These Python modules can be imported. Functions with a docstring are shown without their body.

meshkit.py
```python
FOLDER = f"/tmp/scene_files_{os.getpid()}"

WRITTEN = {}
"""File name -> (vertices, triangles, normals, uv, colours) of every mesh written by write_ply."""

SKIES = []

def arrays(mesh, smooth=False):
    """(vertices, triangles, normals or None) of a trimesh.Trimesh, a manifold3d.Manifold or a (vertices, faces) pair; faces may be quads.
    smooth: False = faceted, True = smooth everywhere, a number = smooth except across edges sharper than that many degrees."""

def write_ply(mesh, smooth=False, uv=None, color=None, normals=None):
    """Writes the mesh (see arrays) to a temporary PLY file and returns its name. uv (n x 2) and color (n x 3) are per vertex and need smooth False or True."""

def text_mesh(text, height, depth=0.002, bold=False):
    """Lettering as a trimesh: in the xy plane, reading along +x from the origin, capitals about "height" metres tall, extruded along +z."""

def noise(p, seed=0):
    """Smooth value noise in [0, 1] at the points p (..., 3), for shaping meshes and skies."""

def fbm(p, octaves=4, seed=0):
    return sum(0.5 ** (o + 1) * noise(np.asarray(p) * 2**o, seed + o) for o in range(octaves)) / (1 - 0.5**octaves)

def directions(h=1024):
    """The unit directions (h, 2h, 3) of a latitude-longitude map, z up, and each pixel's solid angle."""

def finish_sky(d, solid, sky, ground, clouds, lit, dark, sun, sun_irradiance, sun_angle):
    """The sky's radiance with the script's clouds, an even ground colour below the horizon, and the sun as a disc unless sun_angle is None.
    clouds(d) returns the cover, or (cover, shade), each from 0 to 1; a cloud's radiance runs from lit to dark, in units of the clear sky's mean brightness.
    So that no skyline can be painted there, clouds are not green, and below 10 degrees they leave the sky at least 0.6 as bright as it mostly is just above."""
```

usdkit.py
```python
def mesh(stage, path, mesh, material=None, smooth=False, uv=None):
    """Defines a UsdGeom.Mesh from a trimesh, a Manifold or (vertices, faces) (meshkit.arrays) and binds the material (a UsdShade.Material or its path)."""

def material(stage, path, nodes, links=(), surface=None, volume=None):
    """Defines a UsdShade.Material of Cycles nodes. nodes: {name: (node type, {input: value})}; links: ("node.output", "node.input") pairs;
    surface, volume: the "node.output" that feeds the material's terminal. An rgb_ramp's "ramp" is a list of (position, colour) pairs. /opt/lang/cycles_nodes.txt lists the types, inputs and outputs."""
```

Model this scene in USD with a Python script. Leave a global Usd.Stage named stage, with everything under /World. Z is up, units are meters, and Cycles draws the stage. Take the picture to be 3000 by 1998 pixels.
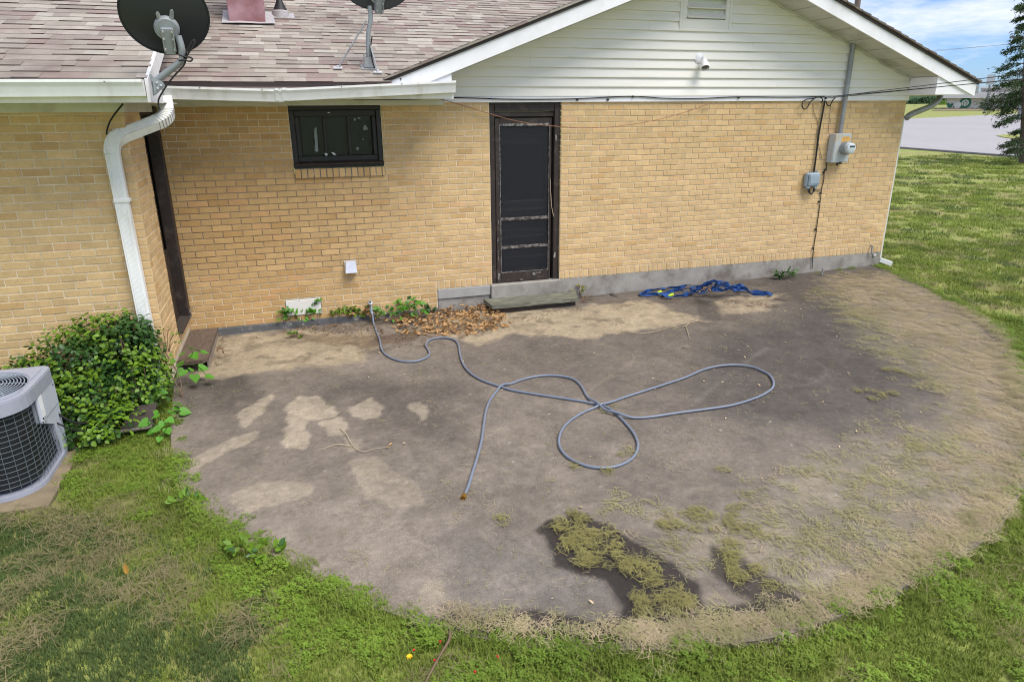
import math, random
import numpy as np
import trimesh, shapely.geometry as sg, shapely.ops as so
from pxr import Usd, UsdGeom, UsdLux, UsdShade, Sdf, Gf, Vt
import usdkit, meshkit

random.seed(7); rng = np.random.default_rng(7)
stage = Usd.Stage.CreateInMemory()
UsdGeom.SetStageUpAxis(stage, UsdGeom.Tokens.z); UsdGeom.SetStageMetersPerUnit(stage, 1.0)
UsdGeom.Xform.Define(stage, '/World'); UsdGeom.Scope.Define(stage, '/World/Looks')

# ------------------------------------------------------------------ camera
EYE = np.array([-3.1634, -7.9845, 2.0721]); YAW, PITCH, ROLL, FPX = 0.305338, 0.327852, -0.008109, 1982.386
FW = np.array([math.sin(YAW)*math.cos(PITCH), math.cos(YAW)*math.cos(PITCH), -math.sin(PITCH)])
r0 = np.array([math.cos(YAW), -math.sin(YAW), 0]); u0 = np.cross(r0, FW)
RT = r0*math.cos(ROLL)+u0*math.sin(ROLL); UP = -r0*math.sin(ROLL)+u0*math.cos(ROLL)
cam = UsdGeom.Camera.Define(stage, '/World/camera')
cm = Gf.Matrix4d(*RT, 0, *UP, 0, *(-FW), 0, *EYE, 1)
cam.AddTransformOp().Set(cm)
cam.CreateFocalLengthAttr(24.0); cam.CreateHorizontalApertureAttr(24.0*3000/FPX); cam.CreateVerticalApertureAttr(24.0*1995/FPX)
cam.CreateClippingRangeAttr(Gf.Vec2f(0.05, 3000)); cam.CreateExposureAttr(1.0)

# ------------------------------------------------------------------ sky and sun
SUN = np.array([0.38, -0.54, 1.04]); SUN /= np.linalg.norm(SUN)
sky = UsdLux.DomeLight.Define(stage, '/World/sky')
skym = usdkit.material(stage, '/World/Looks/sky', {
    'sky': ('sky_texture', {'sky_type': 'single_scattering', 'sun_disc': False, 'sun_elevation': math.asin(SUN[2]), 'sun_rotation': math.atan2(SUN[0], SUN[1]), 'aerosol_density': 0.4, 'altitude': 100.0}),
    'tc': ('texture_coordinate', {}),
    'mp': ('mapping', {'scale': (1.0, 1.0, 3.2), 'location': (0.35, 0.1, 0.2)}),
    'n1': ('noise_texture', {'scale': 2.6, 'detail': 8.0, 'roughness': 0.62, 'distortion': 0.35}),
    'r1': ('map_range', {'from_min': 0.40, 'from_max': 0.60, 'to_min': 0.0, 'to_max': 0.95, 'clamp': True}),
    'boost': ('mix', {'mix_type': 'multiply', 'fac': 1.0, 'color2': (.62, .86, 1.38)}),
    'mx': ('mix', {'color2': (10.0, 9.9, 9.9)}),
    'bg': ('background_shader', {'strength': 0.062})},
    [('tc.generated', 'mp.vector'), ('mp.vector', 'n1.vector'), ('n1.fac', 'r1.value'), ('r1.result', 'mx.fac'), ('sky.color', 'boost.color1'), ('boost.color', 'mx.color1'), ('mx.color', 'bg.color')], surface='bg.background')
UsdShade.MaterialBindingAPI.Apply(sky.GetPrim()).Bind(skym)
sky.GetPrim().SetCustomDataByKey('kind', 'structure')
sun = UsdLux.DistantLight.Define(stage, '/World/sun_light')
sun.CreateNormalizeAttr(True); sun.CreateIntensityAttr(0.52); sun.CreateAngleAttr(32.0); sun.CreateColorAttr(Gf.Vec3f(1.0, 0.95, 0.88))
zax = Gf.Vec3d(*SUN); xax = Gf.Cross(Gf.Vec3d(0, 0, 1), zax).GetNormalized(); yax = Gf.Cross(zax, xax)
sun.AddTransformOp().Set(Gf.Matrix4d(*xax, 0, *yax, 0, *zax, 0, 0, 0, 30, 1))

# ------------------------------------------------------------------ surveying: a sight line of the photograph (3000 px wide) onto a real plane
def ray(u, v): return FW + RT*(u-1500)/FPX + UP*(999-v)/FPX
def onY(u, v, y=0.0):
    d = ray(u, v); return EYE + d*(y-EYE[1])/d[1]
def onX(u, v, x):
    d = ray(u, v); return EYE + d*(x-EYE[0])/d[0]
GA, GB, GC = -.27, .0135, .015
def gz(x, y): return GA + GB*x + GC*y
def G(u, v, h=0.0):
    d = ray(u, v); t = (GA+h + GB*EYE[0] + GC*EYE[1] - EYE[2])/(d[2]-GB*d[0]-GC*d[1]); return EYE + d*t
def Zm(x, y): return (x*1.27434, y*1.27434)
def GZ(x, y, h=0.0): return G(*Zm(x, y), h)
def T(i, j, x, y): return (i*750 + x/3.136, {0: 0, 1: 500, 2: 1000, 3: 1498}[j] + y/3.136)
def depth(P): return float((np.asarray(P)-EYE) @ FW)

# ------------------------------------------------------------------ materials
def lin(r, g, b): return tuple(((c/255)/12.92 if c/255 <= .04045 else ((c/255+.055)/1.055)**2.4) for c in (r, g, b))
MATS = {}
def M(name, col=(.5, .5, .5), rough=.6, metal=0.0, var=.12, scale=6.0, var2=0.0, scale2=60.0, bump=0.0, bscale=40.0, bdist=.01, tint=False, trans=0.0, spec=.5, dirt=None, dscale=1.5, drange=(.5, .7), stretch=(1, 1, 1), coat=0.0, island=0.0):
    n = {'p': ('principled_bsdf', {'roughness': rough, 'metallic': metal, 'specular_ior_level': spec, 'coat_weight': coat}),
         'geo': ('geometry', {}), 'mp': ('mapping', {'scale': stretch}),
         'n1': ('noise_texture', {'scale': scale, 'detail': 3.0, 'roughness': .6}),
         'v1': ('map_range', {'from_min': .3, 'from_max': .7, 'to_min': 1-var, 'to_max': 1+var, 'clamp': True}),
         'm1': ('mix', {'mix_type': 'multiply', 'fac': 1.0, 'color1': col})}
    l = [('geo.position', 'mp.vector'), ('mp.vector', 'n1.vector'), ('n1.fac', 'v1.value'), ('v1.result', 'm1.color2')]
    if tint:
        n['at'] = ('attribute', {'attribute': 'tint'}); l.append(('at.color', 'm1.color1'))
    last = 'm1.color'
    if var2:
        n['n2'] = ('noise_texture', {'scale': scale2, 'detail': 2.0, 'roughness': .7}); n['v2'] = ('map_range', {'from_min': .3, 'from_max': .7, 'to_min': 1-var2, 'to_max': 1+var2, 'clamp': True})
        n['m2'] = ('mix', {'mix_type': 'multiply', 'fac': 1.0}); l += [('mp.vector', 'n2.vector'), ('n2.fac', 'v2.value'), (last, 'm2.color1'), ('v2.result', 'm2.color2')]; last = 'm2.color'
    if dirt is not None:
        n['n3'] = ('noise_texture', {'scale': dscale, 'detail': 4.0, 'roughness': .65}); n['v3'] = ('map_range', {'from_min': drange[0], 'from_max': drange[1], 'to_min': 0.0, 'to_max': 1.0, 'clamp': True})
        n['m3'] = ('mix', {'mix_type': 'mix', 'color2': dirt}); l += [('mp.vector', 'n3.vector'), ('n3.fac', 'v3.value'), ('v3.result', 'm3.fac'), (last, 'm3.color1')]; last = 'm3.color'
    if island:
        n['vi'] = ('map_range', {'from_min': 0.0, 'from_max': 1.0, 'to_min': 1-island, 'to_max': 1+island}); n['mi'] = ('mix', {'mix_type': 'multiply', 'fac': 1.0})
        l += [('geo.random_per_island', 'vi.value'), ('vi.result', 'mi.color2'), (last, 'mi.color1')]; last = 'mi.color'
    l.append((last, 'p.base_color'))
    if bump:
        n['nb'] = ('noise_texture', {'scale': bscale, 'detail': 2.0, 'roughness': .6}); n['b'] = ('bump', {'strength': bump, 'distance': bdist})
        l += [('mp.vector', 'nb.vector'), ('nb.fac', 'b.height'), ('b.normal', 'p.normal')]
    if name == 'patio':        # soaked concrete is darker and glossier
        n['bw'] = ('rgb_to_bw', {}); n['vr'] = ('map_range', {'from_min': .012, 'from_max': .034, 'to_min': .28, 'to_max': .9, 'clamp': True}); l += [('at.color', 'bw.color'), ('bw.val', 'vr.value'), ('vr.result', 'p.roughness')]
    surf = 'p.BSDF'
    if trans:
        n['t'] = ('translucent_bsdf', {}); n['mc'] = ('mix_closure', {'fac': trans}); l += [(last, 't.color'), ('p.BSDF', 'mc.closure1'), ('t.BSDF', 'mc.closure2')]; surf = 'mc.closure'
    MATS[name] = usdkit.material(stage, f'/World/Looks/{name}', n, l, surface=surf)
    return MATS[name]

M('brick', tint=True, rough=.85, var=.10, scale=9, var2=.10, scale2=110, bump=.25, bscale=160, bdist=.003)
M('mortar', tint=True, rough=.95, var=.15, scale=5, var2=.12, scale2=120)
M('concrete', lin(150, 146, 138), rough=.9, var=.16, scale=5, var2=.08, scale2=90, bump=.3, bscale=60, bdist=.004, dirt=lin(112, 105, 96), dscale=2.2, drange=(.5, .68))
M('block_paint', lin(160, 159, 154), rough=.85, var=.1, scale=7, bump=.2, bscale=30, bdist=.003)
M('footing', lin(96, 97, 98), rough=.9, var=.2, scale=6, dirt=lin(170, 166, 158), dscale=6, drange=(.56, .62))
M('siding', lin(230, 228, 219), rough=.5, var=.025, scale=1.2, stretch=(.6, 1, 6), dirt=lin(196, 193, 176), dscale=1.2, drange=(.52, .95))
M('white_paint', lin(232, 232, 234), rough=.5, var=.03, scale=3, dirt=lin(206, 206, 203), dscale=2.2, drange=(.5, .9))
M('gutter_paint', lin(232, 233, 230), rough=.42, var=.05, scale=8, stretch=(1, 1, .25), dirt=lin(180, 178, 158), dscale=3.5, drange=(.5, .85))
M('soffit', lin(196, 196, 188), rough=.6, var=.04, scale=3, dirt=lin(150, 146, 130), dscale=2.0, drange=(.5, .8))
M('frieze', lin(206, 208, 200), rough=.55, var=.04, scale=4, dirt=lin(150, 148, 130), dscale=2.5, drange=(.5, .85))
M('shingle', tint=True, rough=.95, var=.10, scale=7, var2=.28, scale2=260, bump=.5, bscale=350, bdist=.003, dirt=lin(112, 98, 90), dscale=.9, drange=(.52, .75))
M('drip_edge', lin(52, 42, 40), rough=.6, var=.1)
M('brown_trim', lin(46, 37, 32), rough=.55, var=.2, scale=14, dirt=lin(74, 63, 55), dscale=9, drange=(.52, .7))
M('black_trim', lin(24, 22, 21), rough=.5, var=.2, scale=14, dirt=lin(48, 42, 38), dscale=8, drange=(.55, .7))
M('worn_rail', lin(128, 122, 116), rough=.7, var=.3, scale=30, dirt=lin(50, 43, 39), dscale=22, drange=(.40, .58))
M('ac_panel', lin(184, 188, 199), rough=.42, var=.04, scale=6)
M('worn_edge', lin(150, 147, 143), rough=.7, var=.3, scale=30, dirt=lin(55, 48, 44), dscale=26, drange=(.42, .58))
M('inner_door', lin(22, 20, 21), rough=.45, var=.2, scale=5)
M('inner_dark', lin(7, 8, 9), rough=.4, var=.2, scale=5)
M('paper', lin(205, 208, 205), rough=.8, var=.1, scale=20)
M('hatch', lin(222, 220, 212), rough=.7, var=.05, scale=6, dirt=lin(130, 122, 108), dscale=7, drange=(.62, .74))
M('bare_metal', lin(222, 223, 225), rough=.3, metal=.45, var=.08, scale=12)
M('galvanised', lin(150, 153, 154), rough=.5, metal=.45, var=.16, scale=14, dirt=lin(112, 112, 110), dscale=7, drange=(.5, .75))
M('grey_steel', lin(140, 146, 148), rough=.5, metal=.2, var=.1, scale=10)
M('dish_black', lin(26, 29, 34), rough=.42, var=.08, scale=3)
M('dish_grey', lin(58, 62, 64), rough=.5, var=.1, scale=3)
M('black_rubber', lin(22, 21, 21), rough=.6, var=.1)
M('copper_wire', lin(150, 104, 74), rough=.6, var=.15)
M('red_metal', lin(136, 92, 94), rough=.55, var=.12, scale=4, dirt=lin(164, 128, 134), dscale=3, drange=(.45, .7))
M('lead', lin(168, 164, 164), rough=.5, var=.15, scale=16)
M('meter_grey', lin(176, 182, 182), rough=.5, var=.08, scale=8, dirt=lin(178, 166, 138), dscale=5, drange=(.55, .75))
M('rust', lin(206, 160, 84), rough=.8, var=.25, scale=26)
M('box_blue', lin(142, 158, 168), rough=.5, var=.05)
M('lens', lin(190, 200, 206), rough=.1, var=.03, coat=.6)
M('lcd', lin(40, 46, 44), rough=.2)
M('lamp_glass', lin(86, 78, 68), rough=.35)
M('ac_paint', lin(152, 156, 168), rough=.42, var=.04, scale=6, dirt=lin(160, 162, 168), dscale=4, drange=(.55, .8))
M('ac_dark', lin(26, 28, 31), rough=.6, var=.35, scale=9)
M('ac_wire', lin(92, 102, 108), rough=.45, var=.1)
M('fan_wire', lin(140, 150, 160), rough=.45, var=.1)
M('pad', lin(126, 113, 90), rough=.9, var=.2, scale=8)
M('hose', lin(114, 123, 138), rough=.42, var=.06, scale=9)
M('brass', lin(176, 136, 62), rough=.3, metal=.9, var=.1)
M('wood_brown', lin(96, 82, 70), rough=.85, var=.25, scale=7, stretch=(6, 1, 6), var2=.15, scale2=24, bump=.25, bscale=30, bdist=.004)
M('wood_end', lin(138, 128, 114), rough=.85, var=.2, scale=12)
M('wood_grey', lin(100, 99, 86), rough=.9, var=.25, scale=6, stretch=(1, 6, 6), var2=.12, scale2=40, dirt=lin(132, 136, 116), dscale=5, drange=(.5, .66))
M('wood_dark', lin(62, 54, 47), rough=.9, var=.2, scale=8, stretch=(1, 5, 3))
M('strap_blue', lin(12, 66, 128), rough=.75, var=.2, scale=30)
M('lime_plastic', lin(200, 230, 60), rough=.4)
M('patio', tint=True, rough=.9, var=.16, scale=24.0, var2=.30, scale2=130, bump=.5, bscale=150, bdist=.004, dirt=lin(150, 140, 130), dscale=60, drange=(.66, .74))
M('wet', lin(38, 33, 29), rough=.35, var=.2, scale=8)
M('soil', lin(98, 80, 58), rough=1, var=.3, scale=9, dirt=lin(60, 72, 28), dscale=1.6, drange=(.45, .6))
M('turf_base', lin(134, 142, 72), rough=1, var=.35, scale=3.0, var2=.3, scale2=30, dirt=lin(140, 132, 80), dscale=.7, drange=(.5, .68))
M('grass_green', lin(156, 176, 76), rough=.7, var=.25, scale=1.6, island=.4, trans=.25, spec=.25)
M('grass_dark', lin(108, 130, 72), rough=.7, var=.25, scale=1.6, island=.35, trans=.25, spec=.25)
M('grass_straw', lin(178, 166, 122), rough=.85, var=.2, scale=2.5, island=.45, trans=.12, spec=.2)
M('clover', lin(146, 178, 66), rough=.65, var=.3, scale=1.4, island=.4, trans=.25, spec=.25)
M('clip_green', lin(204, 197, 140), rough=.85, var=.2, scale=2.5, island=.5, spec=.2)
M('clip_pile', lin(186, 178, 112), rough=.8, var=.2, scale=4, island=.5, spec=.2)
M('clip_tan', lin(224, 204, 166), rough=.85, var=.2, scale=2.5, island=.45, spec=.2)
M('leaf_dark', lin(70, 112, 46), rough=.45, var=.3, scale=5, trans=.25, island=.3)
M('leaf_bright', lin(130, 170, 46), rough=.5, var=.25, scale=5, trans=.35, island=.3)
M('leaf_heart', lin(92, 152, 46), rough=.5, var=.15, scale=9, trans=.35)
M('leaf_dry', lin(218, 174, 118), rough=.85, var=.25, scale=14, trans=.15, island=.35)
M('leaf_litter', lin(146, 112, 78), rough=.9, var=.3, scale=14, island=.4)
M('leaf_pale', lin(196, 174, 142), rough=.85, var=.15, scale=30)
M('moss', lin(122, 116, 44), rough=1, var=.3, scale=20)
M('twig', lin(112, 92, 74), rough=.9, var=.2, scale=20)
M('twig_pale', lin(176, 160, 130), rough=.9, var=.2, scale=20)
M('flower', lin(250, 200, 20), rough=.7, var=.1)
M('berry', lin(190, 20, 26), rough=.4, var=.1)
M('asphalt', lin(156, 154, 155), rough=.95, var=.06, scale=.15, stretch=(1, .3, 1), var2=.05, scale2=4)
M('kerb', lin(104, 102, 104), rough=.9, var=.15)
M('store_wall', lin(182, 178, 175), rough=.8, var=.04, scale=.3)
M('store_white', lin(196, 196, 196), rough=.7, var=.03)
M('sign_green', lin(12, 92, 66), rough=.5)
M('sign_back', lin(176, 182, 190), rough=.45, metal=.2)
M('pole_wood', lin(112, 98, 94), rough=.9, var=.2, scale=10, stretch=(3, 3, .3))
M('steel_pole', lin(120, 126, 130), rough=.5, metal=.3)
M('conifer', lin(78, 100, 62), rough=.7, var=.4, scale=1.4, trans=.12, island=.35, spec=.25)
M('bark', lin(92, 80, 72), rough=.95, var=.25, scale=9)
M('far_tree', lin(56, 88, 48), rough=.9, var=.4, scale=.4, island=.35, trans=.1)
M('far_bush', lin(112, 150, 48), rough=.9, var=.3, scale=.6, island=.35, trans=.1)
MATS['glass'] = usdkit.material(stage, '/World/Looks/glass', {'t': ('transparent_bsdf', {'color': (.9, .92, .92)}), 'g': ('glossy_bsdf', {'roughness': .06, 'color': (.20, .21, .22)}), 'f': ('fresnel', {'IOR': 1.5}), 'm': ('mix_closure', {})},
    [('f.fac', 'm.fac'), ('t.BSDF', 'm.closure1'), ('g.BSDF', 'm.closure2')], surface='m.closure')
MATS['screen'] = usdkit.material(stage, '/World/Looks/screen', {'t': ('transparent_bsdf', {'color': (1, 1, 1)}), 'd': ('principled_bsdf', {'base_color': lin(12, 12, 14), 'roughness': .6}), 'm': ('mix_closure', {'fac': .34})},
    [('t.BSDF', 'm.closure1'), ('d.BSDF', 'm.closure2')], surface='m.closure')

# ------------------------------------------------------------------ mesh building
def unit(v): v = np.asarray(v, float); return v/(np.linalg.norm(v)+1e-12)
class MB:
    def __init__(s): s.V, s.F, s.C, s.n = [], [], [], 0
    def add(s, V, F, c=None):
        V = np.asarray(V, float); F = np.asarray(F, int)
        if F.shape[1] == 4: F = np.vstack([F[:, [0, 1, 2]], F[:, [0, 2, 3]]])
        s.V.append(V); s.F.append(F+s.n); s.n += len(V)
        if c is not None: s.C.append(np.broadcast_to(np.asarray(c, float), (len(V), 3)))
        return s
    def tm(s, t, c=None): return s.add(t.vertices, t.faces, c)
    def obox(s, c, ax, h, col=None):
        c = np.asarray(c, float); A = np.array([unit(a) for a in ax])
        sg_ = np.array([[i, j, k] for i in (-1, 1) for j in (-1, 1) for k in (-1, 1)])
        V = c + (sg_*np.asarray(h)) @ A
        return s.add(V, [[0, 1, 3, 2], [4, 6, 7, 5], [0, 4, 5, 1], [2, 3, 7, 6], [0, 2, 6, 4], [1, 5, 7, 3]], col)
    def box(s, a, b, col=None):
        a, b = np.minimum(a, b), np.maximum(a, b); return s.obox((a+b)/2, np.eye(3), (b-a)/2, col)
    def rbox(s, a, b, r=.01, col=None):   # box with chamfered edges
        a, b = np.minimum(a, b).astype(float), np.maximum(a, b).astype(float); r = min(r, *( (b-a)*.45)); P = []
        for i in range(8):
            cor = np.array([(a, b)[(i >> k) & 1][k] for k in range(3)]); sg_ = np.array([1 if (i >> k) & 1 == 0 else -1 for k in range(3)])
            for k in range(3):
                d = sg_*r; d[k] = 0; P.append(cor+d)
        return s.tm(trimesh.convex.convex_hull(np.array(P)), col)
    def tube(s, P, r, n=8, col=None, caps=True):
        P = np.asarray(P, float); m = len(P); R_ = np.broadcast_to(np.asarray(r, float), (m,))
        tg = np.gradient(P, axis=0); tg /= (np.linalg.norm(tg, axis=1, keepdims=True)+1e-12)
        a = np.array([0, 0, 1.0]) if abs(tg[0][2]) < .9 else np.array([1.0, 0, 0]); nrm = unit(np.cross(tg[0], a)); V = []
        for i in range(m):
            nrm = unit(nrm - tg[i]*(nrm @ tg[i])); bi = np.cross(tg[i], nrm)
            for k in range(n):
                q = 2*math.pi*k/n; V.append(P[i]+R_[i]*(math.cos(q)*nrm+math.sin(q)*bi))
        F = [[i*n+k, i*n+(k+1) % n, (i+1)*n+(k+1) % n, (i+1)*n+k] for i in range(m-1) for k in range(n)]
        s.add(V, F, col)
        if caps and n > 3:
            b = s.n-m*n; s.F.append(np.array([[b, b+k+1, b+k] for k in range(1, n-1)]+[[b+(m-1)*n, b+(m-1)*n+k, b+(m-1)*n+k+1] for k in range(1, n-1)]))
        return s
    def cyl(s, a, b, r, n=14, col=None): return s.tube([a, b], r, n, col)
    def sweep(s, P, prof, upv=(0, 0, 1), closed=True, col=None):   # profile (x side, y up) along a path
        P = np.asarray(P, float); tg = np.gradient(P, axis=0); V = []; n = len(prof)
        for p, t in zip(P, tg):
            t = unit(t); sd = unit(np.cross(t, upv)); u = np.cross(sd, t)
            V += [p+a*sd+b*u for a, b in prof]
        k = n if closed else n-1
        F = [[i*n+j, i*n+(j+1) % n, (i+1)*n+(j+1) % n, (i+1)*n+j] for i in range(len(P)-1) for j in range(k)]
        s.add(V, F, col)
        if closed:
            b = s.n-len(P)*n; s.F.append(np.array([[b, b+j+1, b+j] for j in range(1, n-1)]+[[b+(len(P)-1)*n, b+(len(P)-1)*n+j, b+(len(P)-1)*n+j+1] for j in range(1, n-1)]))
        return s
    def prism(s, poly, o, ax, ay, d, col=None):   # polygon in the (ax, ay) plane at o, pushed along d
        if not isinstance(poly, (sg.Polygon, sg.MultiPolygon)): poly = sg.Polygon(poly)
        for g in getattr(poly, 'geoms', [poly]):
            t = trimesh.creation.extrude_polygon(g, 1.0, engine='earcut'); v = t.vertices
            s.add(np.asarray(o)+v[:, :1]*np.asarray(ax)+v[:, 1:2]*np.asarray(ay)+v[:, 2:]*np.asarray(d), t.faces, col)
        return s
    def lathe(s, prof, o, axis, n=24, col=None):   # profile (radius, height)
        axis = unit(axis); a = unit(np.cross(axis, (0, 0, 1) if abs(axis[2]) < .9 else (1, 0, 0))); b = np.cross(axis, a); V = []
        for r, h in prof:
            for k in range(n):
                q = 2*math.pi*k/n; V.append(np.asarray(o)+axis*h+r*(math.cos(q)*a+math.sin(q)*b))
        m = len(prof)
        return s.add(V, [[i*n+k, i*n+(k+1) % n, (i+1)*n+(k+1) % n, (i+1)*n+k] for i in range(m-1) for k in range(n)], col)

USED = {}
def fresh(parent, name):
    k = USED.get((parent, name), -1)+1; USED[(parent, name)] = k
    return f'{parent}/{name}' + (f'_{k:03d}' if k else '')
def meta(prim, label=None, cat=None, group=None, kind=None):
    for k, v in (('label', label), ('category', cat), ('group', group), ('kind', kind)):
        if v: prim.SetCustomDataByKey(k, v)
ORIGIN = {}
def thing(name, label, cat, loc=(0, 0, 0), group=None, kind=None, parent='/World'):
    p = fresh(parent, name); x = UsdGeom.Xform.Define(stage, p); base = ORIGIN.get(parent, np.zeros(3)); loc = np.asarray(loc, float)
    x.AddTranslateOp().Set(Gf.Vec3d(*(loc-base))); ORIGIN[p] = loc; meta(x.GetPrim(), label, cat, group, kind); return p
def group_part(parent, name, label=None, kind=None): return thing(name, label, None, ORIGIN.get(parent, (0, 0, 0)), None, kind, parent)
def emit(parent, name, mb, mat, smooth=False, label=None, cat=None, group=None, kind=None):
    p = fresh(parent, name); o = ORIGIN.get(parent, np.zeros(3))
    V = np.vstack(mb.V)-o; F = np.vstack(mb.F)
    if mb.C or smooth is False:
        m = usdkit.mesh(stage, p, (V, F), MATS[mat], smooth=bool(smooth))
        if mb.C: UsdGeom.PrimvarsAPI(m).CreatePrimvar('tint', Sdf.ValueTypeNames.Color3fArray, 'vertex').Set(Vt.Vec3fArray.FromNumpy(np.vstack(mb.C).astype(np.float32)))
    else: m = usdkit.mesh(stage, p, (V, F), MATS[mat], smooth=smooth)
    ORIGIN[p] = o; meta(m.GetPrim(), label, cat, group, kind); return p
def spline(P, n=8):
    P = np.asarray(P, float); Q = np.vstack([2*P[0]-P[1], P, 2*P[-1]-P[-2]]); out = []
    for i in range(1, len(Q)-2):
        for t in np.linspace(0, 1, n, endpoint=False):
            a, b, c, d = Q[i-1:i+3]; out.append(.5*((2*b)+(c-a)*t+(2*a-5*b+4*c-d)*t*t+(3*b-a-3*c+d)*t**3))
    out.append(P[-1]); return np.array(out)
# ------------------------------------------------------------------ the ground: one sheet to the horizon
def gfar(x, y, drop=0.0):
    r = np.hypot(x, y); k = np.minimum(1, 160/np.maximum(r, 1e-6)); return gz(x*k, y*k)-drop
xs = np.unique(np.r_[-900, -500, -250, -120, -60, -30, np.arange(-16, 40, 2.0), 50, 70, 100, 140, 200, 300, 500, 900])
X, Y = np.meshgrid(xs, xs, indexing='ij'); n = len(xs)
mb = MB(); q = np.arange(n*n).reshape(n, n)
mb.add(np.stack([X, Y, gfar(X, Y, .055)], -1).reshape(-1, 3), np.stack([q[:-1, :-1], q[1:, :-1], q[1:, 1:], q[:-1, 1:]], -1).reshape(-1, 4))
emit('/World', 'ground', mb, 'turf_base', smooth=True, kind='structure')

# ------------------------------------------------------------------ patio
edge_px = [(398, 905), (393, 960), (393, 1010), (400, 1070), (428, 1140), (487, 1195), (556, 1240), (625, 1275), (700, 1312), (790, 1368), (900, 1410), (1000, 1446), (1100, 1466), (1200, 1484), (1400, 1494), (1600, 1487), (1800, 1460), (2000, 1388), (2150, 1312), (2262, 1245), (2330, 1165)]
edge = [GZ(*e)[:2] for e in edge_px]
edge = np.array([[-4.425, -1.42]] + edge + [[2.2, -4.72], [2.85, -4.05]] + [GZ(*e)[:2] for e in [(2354, 858), (2300, 762), (2200, 697), (2100, 647), (2030, 616)]] + [[5.2, -.02]])
edge_s = spline(edge, 10)[:, :2]
PATIO = sg.Polygon(np.vstack([edge_s, [[5.2, .05], [-4.425, .05]]])).buffer(0)
def inside(poly, P): 
    import shapely
    return shapely.contains_xy(poly, P[:, 0], P[:, 1])
def sdist(poly, P):      # signed distance to a polygon, positive inside
    ring = np.asarray(poly.exterior.coords); d = np.full(len(P), 1e9)
    for a, b in zip(ring[:-1], ring[1:]):
        ab = b-a; t = np.clip(((P-a) @ ab)/(ab @ ab+1e-12), 0, 1); d = np.minimum(d, np.hypot(*(P-a-t[:, None]*ab).T))
    return np.where(inside(poly, P), d, -d)
def zpoly(pts): return sg.Polygon([GZ(*p)[:2] for p in pts]).buffer(0)
def nz(P, s, seed=0, o=4): return meshkit.fbm(np.c_[P*s, np.zeros(len(P))], o, seed)
def mask(poly, P, soft=.05, wob=.08, ws=5.0, seed=0):
    d = sdist(poly, P) + wob*2*(nz(P, ws, seed)-.5); return np.clip(d/soft+.5, 0, 1)
h = .02
gx, gy = np.arange(-4.5, 5.3, h), np.arange(-5.95, .06, h)
X, Y = np.meshgrid(gx, gy, indexing='ij'); P = np.c_[X.ravel(), Y.ravel()]
keep = inside(PATIO.buffer(.03), P)
def mixc(c, m, col): return c*(1-m[:, None])+np.asarray(col)*m[:, None]
DARK, MID, LIGHT, TAN, WET = np.array(lin(104, 95, 88)), np.array(lin(134, 124, 114)), np.array(lin(182, 168, 154)), np.array(lin(214, 195, 164)), np.array(lin(50, 42, 35))
uv = P; k = np.clip((P[:, 0]*.55 + .9 + .35*(P[:, 1]+3)*.6)/3.0 + .9*(nz(P, .9, 1)-.5), 0, 1)
c = mixc(np.tile(LIGHT*.80, (len(P), 1)), np.clip(k*1.1, 0, 1), DARK)
c = mixc(c, .55*np.clip((nz(P, 2.2, 2)-.45)*4, 0, 1), MID)
c = mixc(c, .6*mask(zpoly([(500, 930), (900, 870), (1080, 900), (1060, 1010), (760, 1080), (520, 1060), (430, 960)]), P, .4, .2, 3, 21), DARK*.95)
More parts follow.
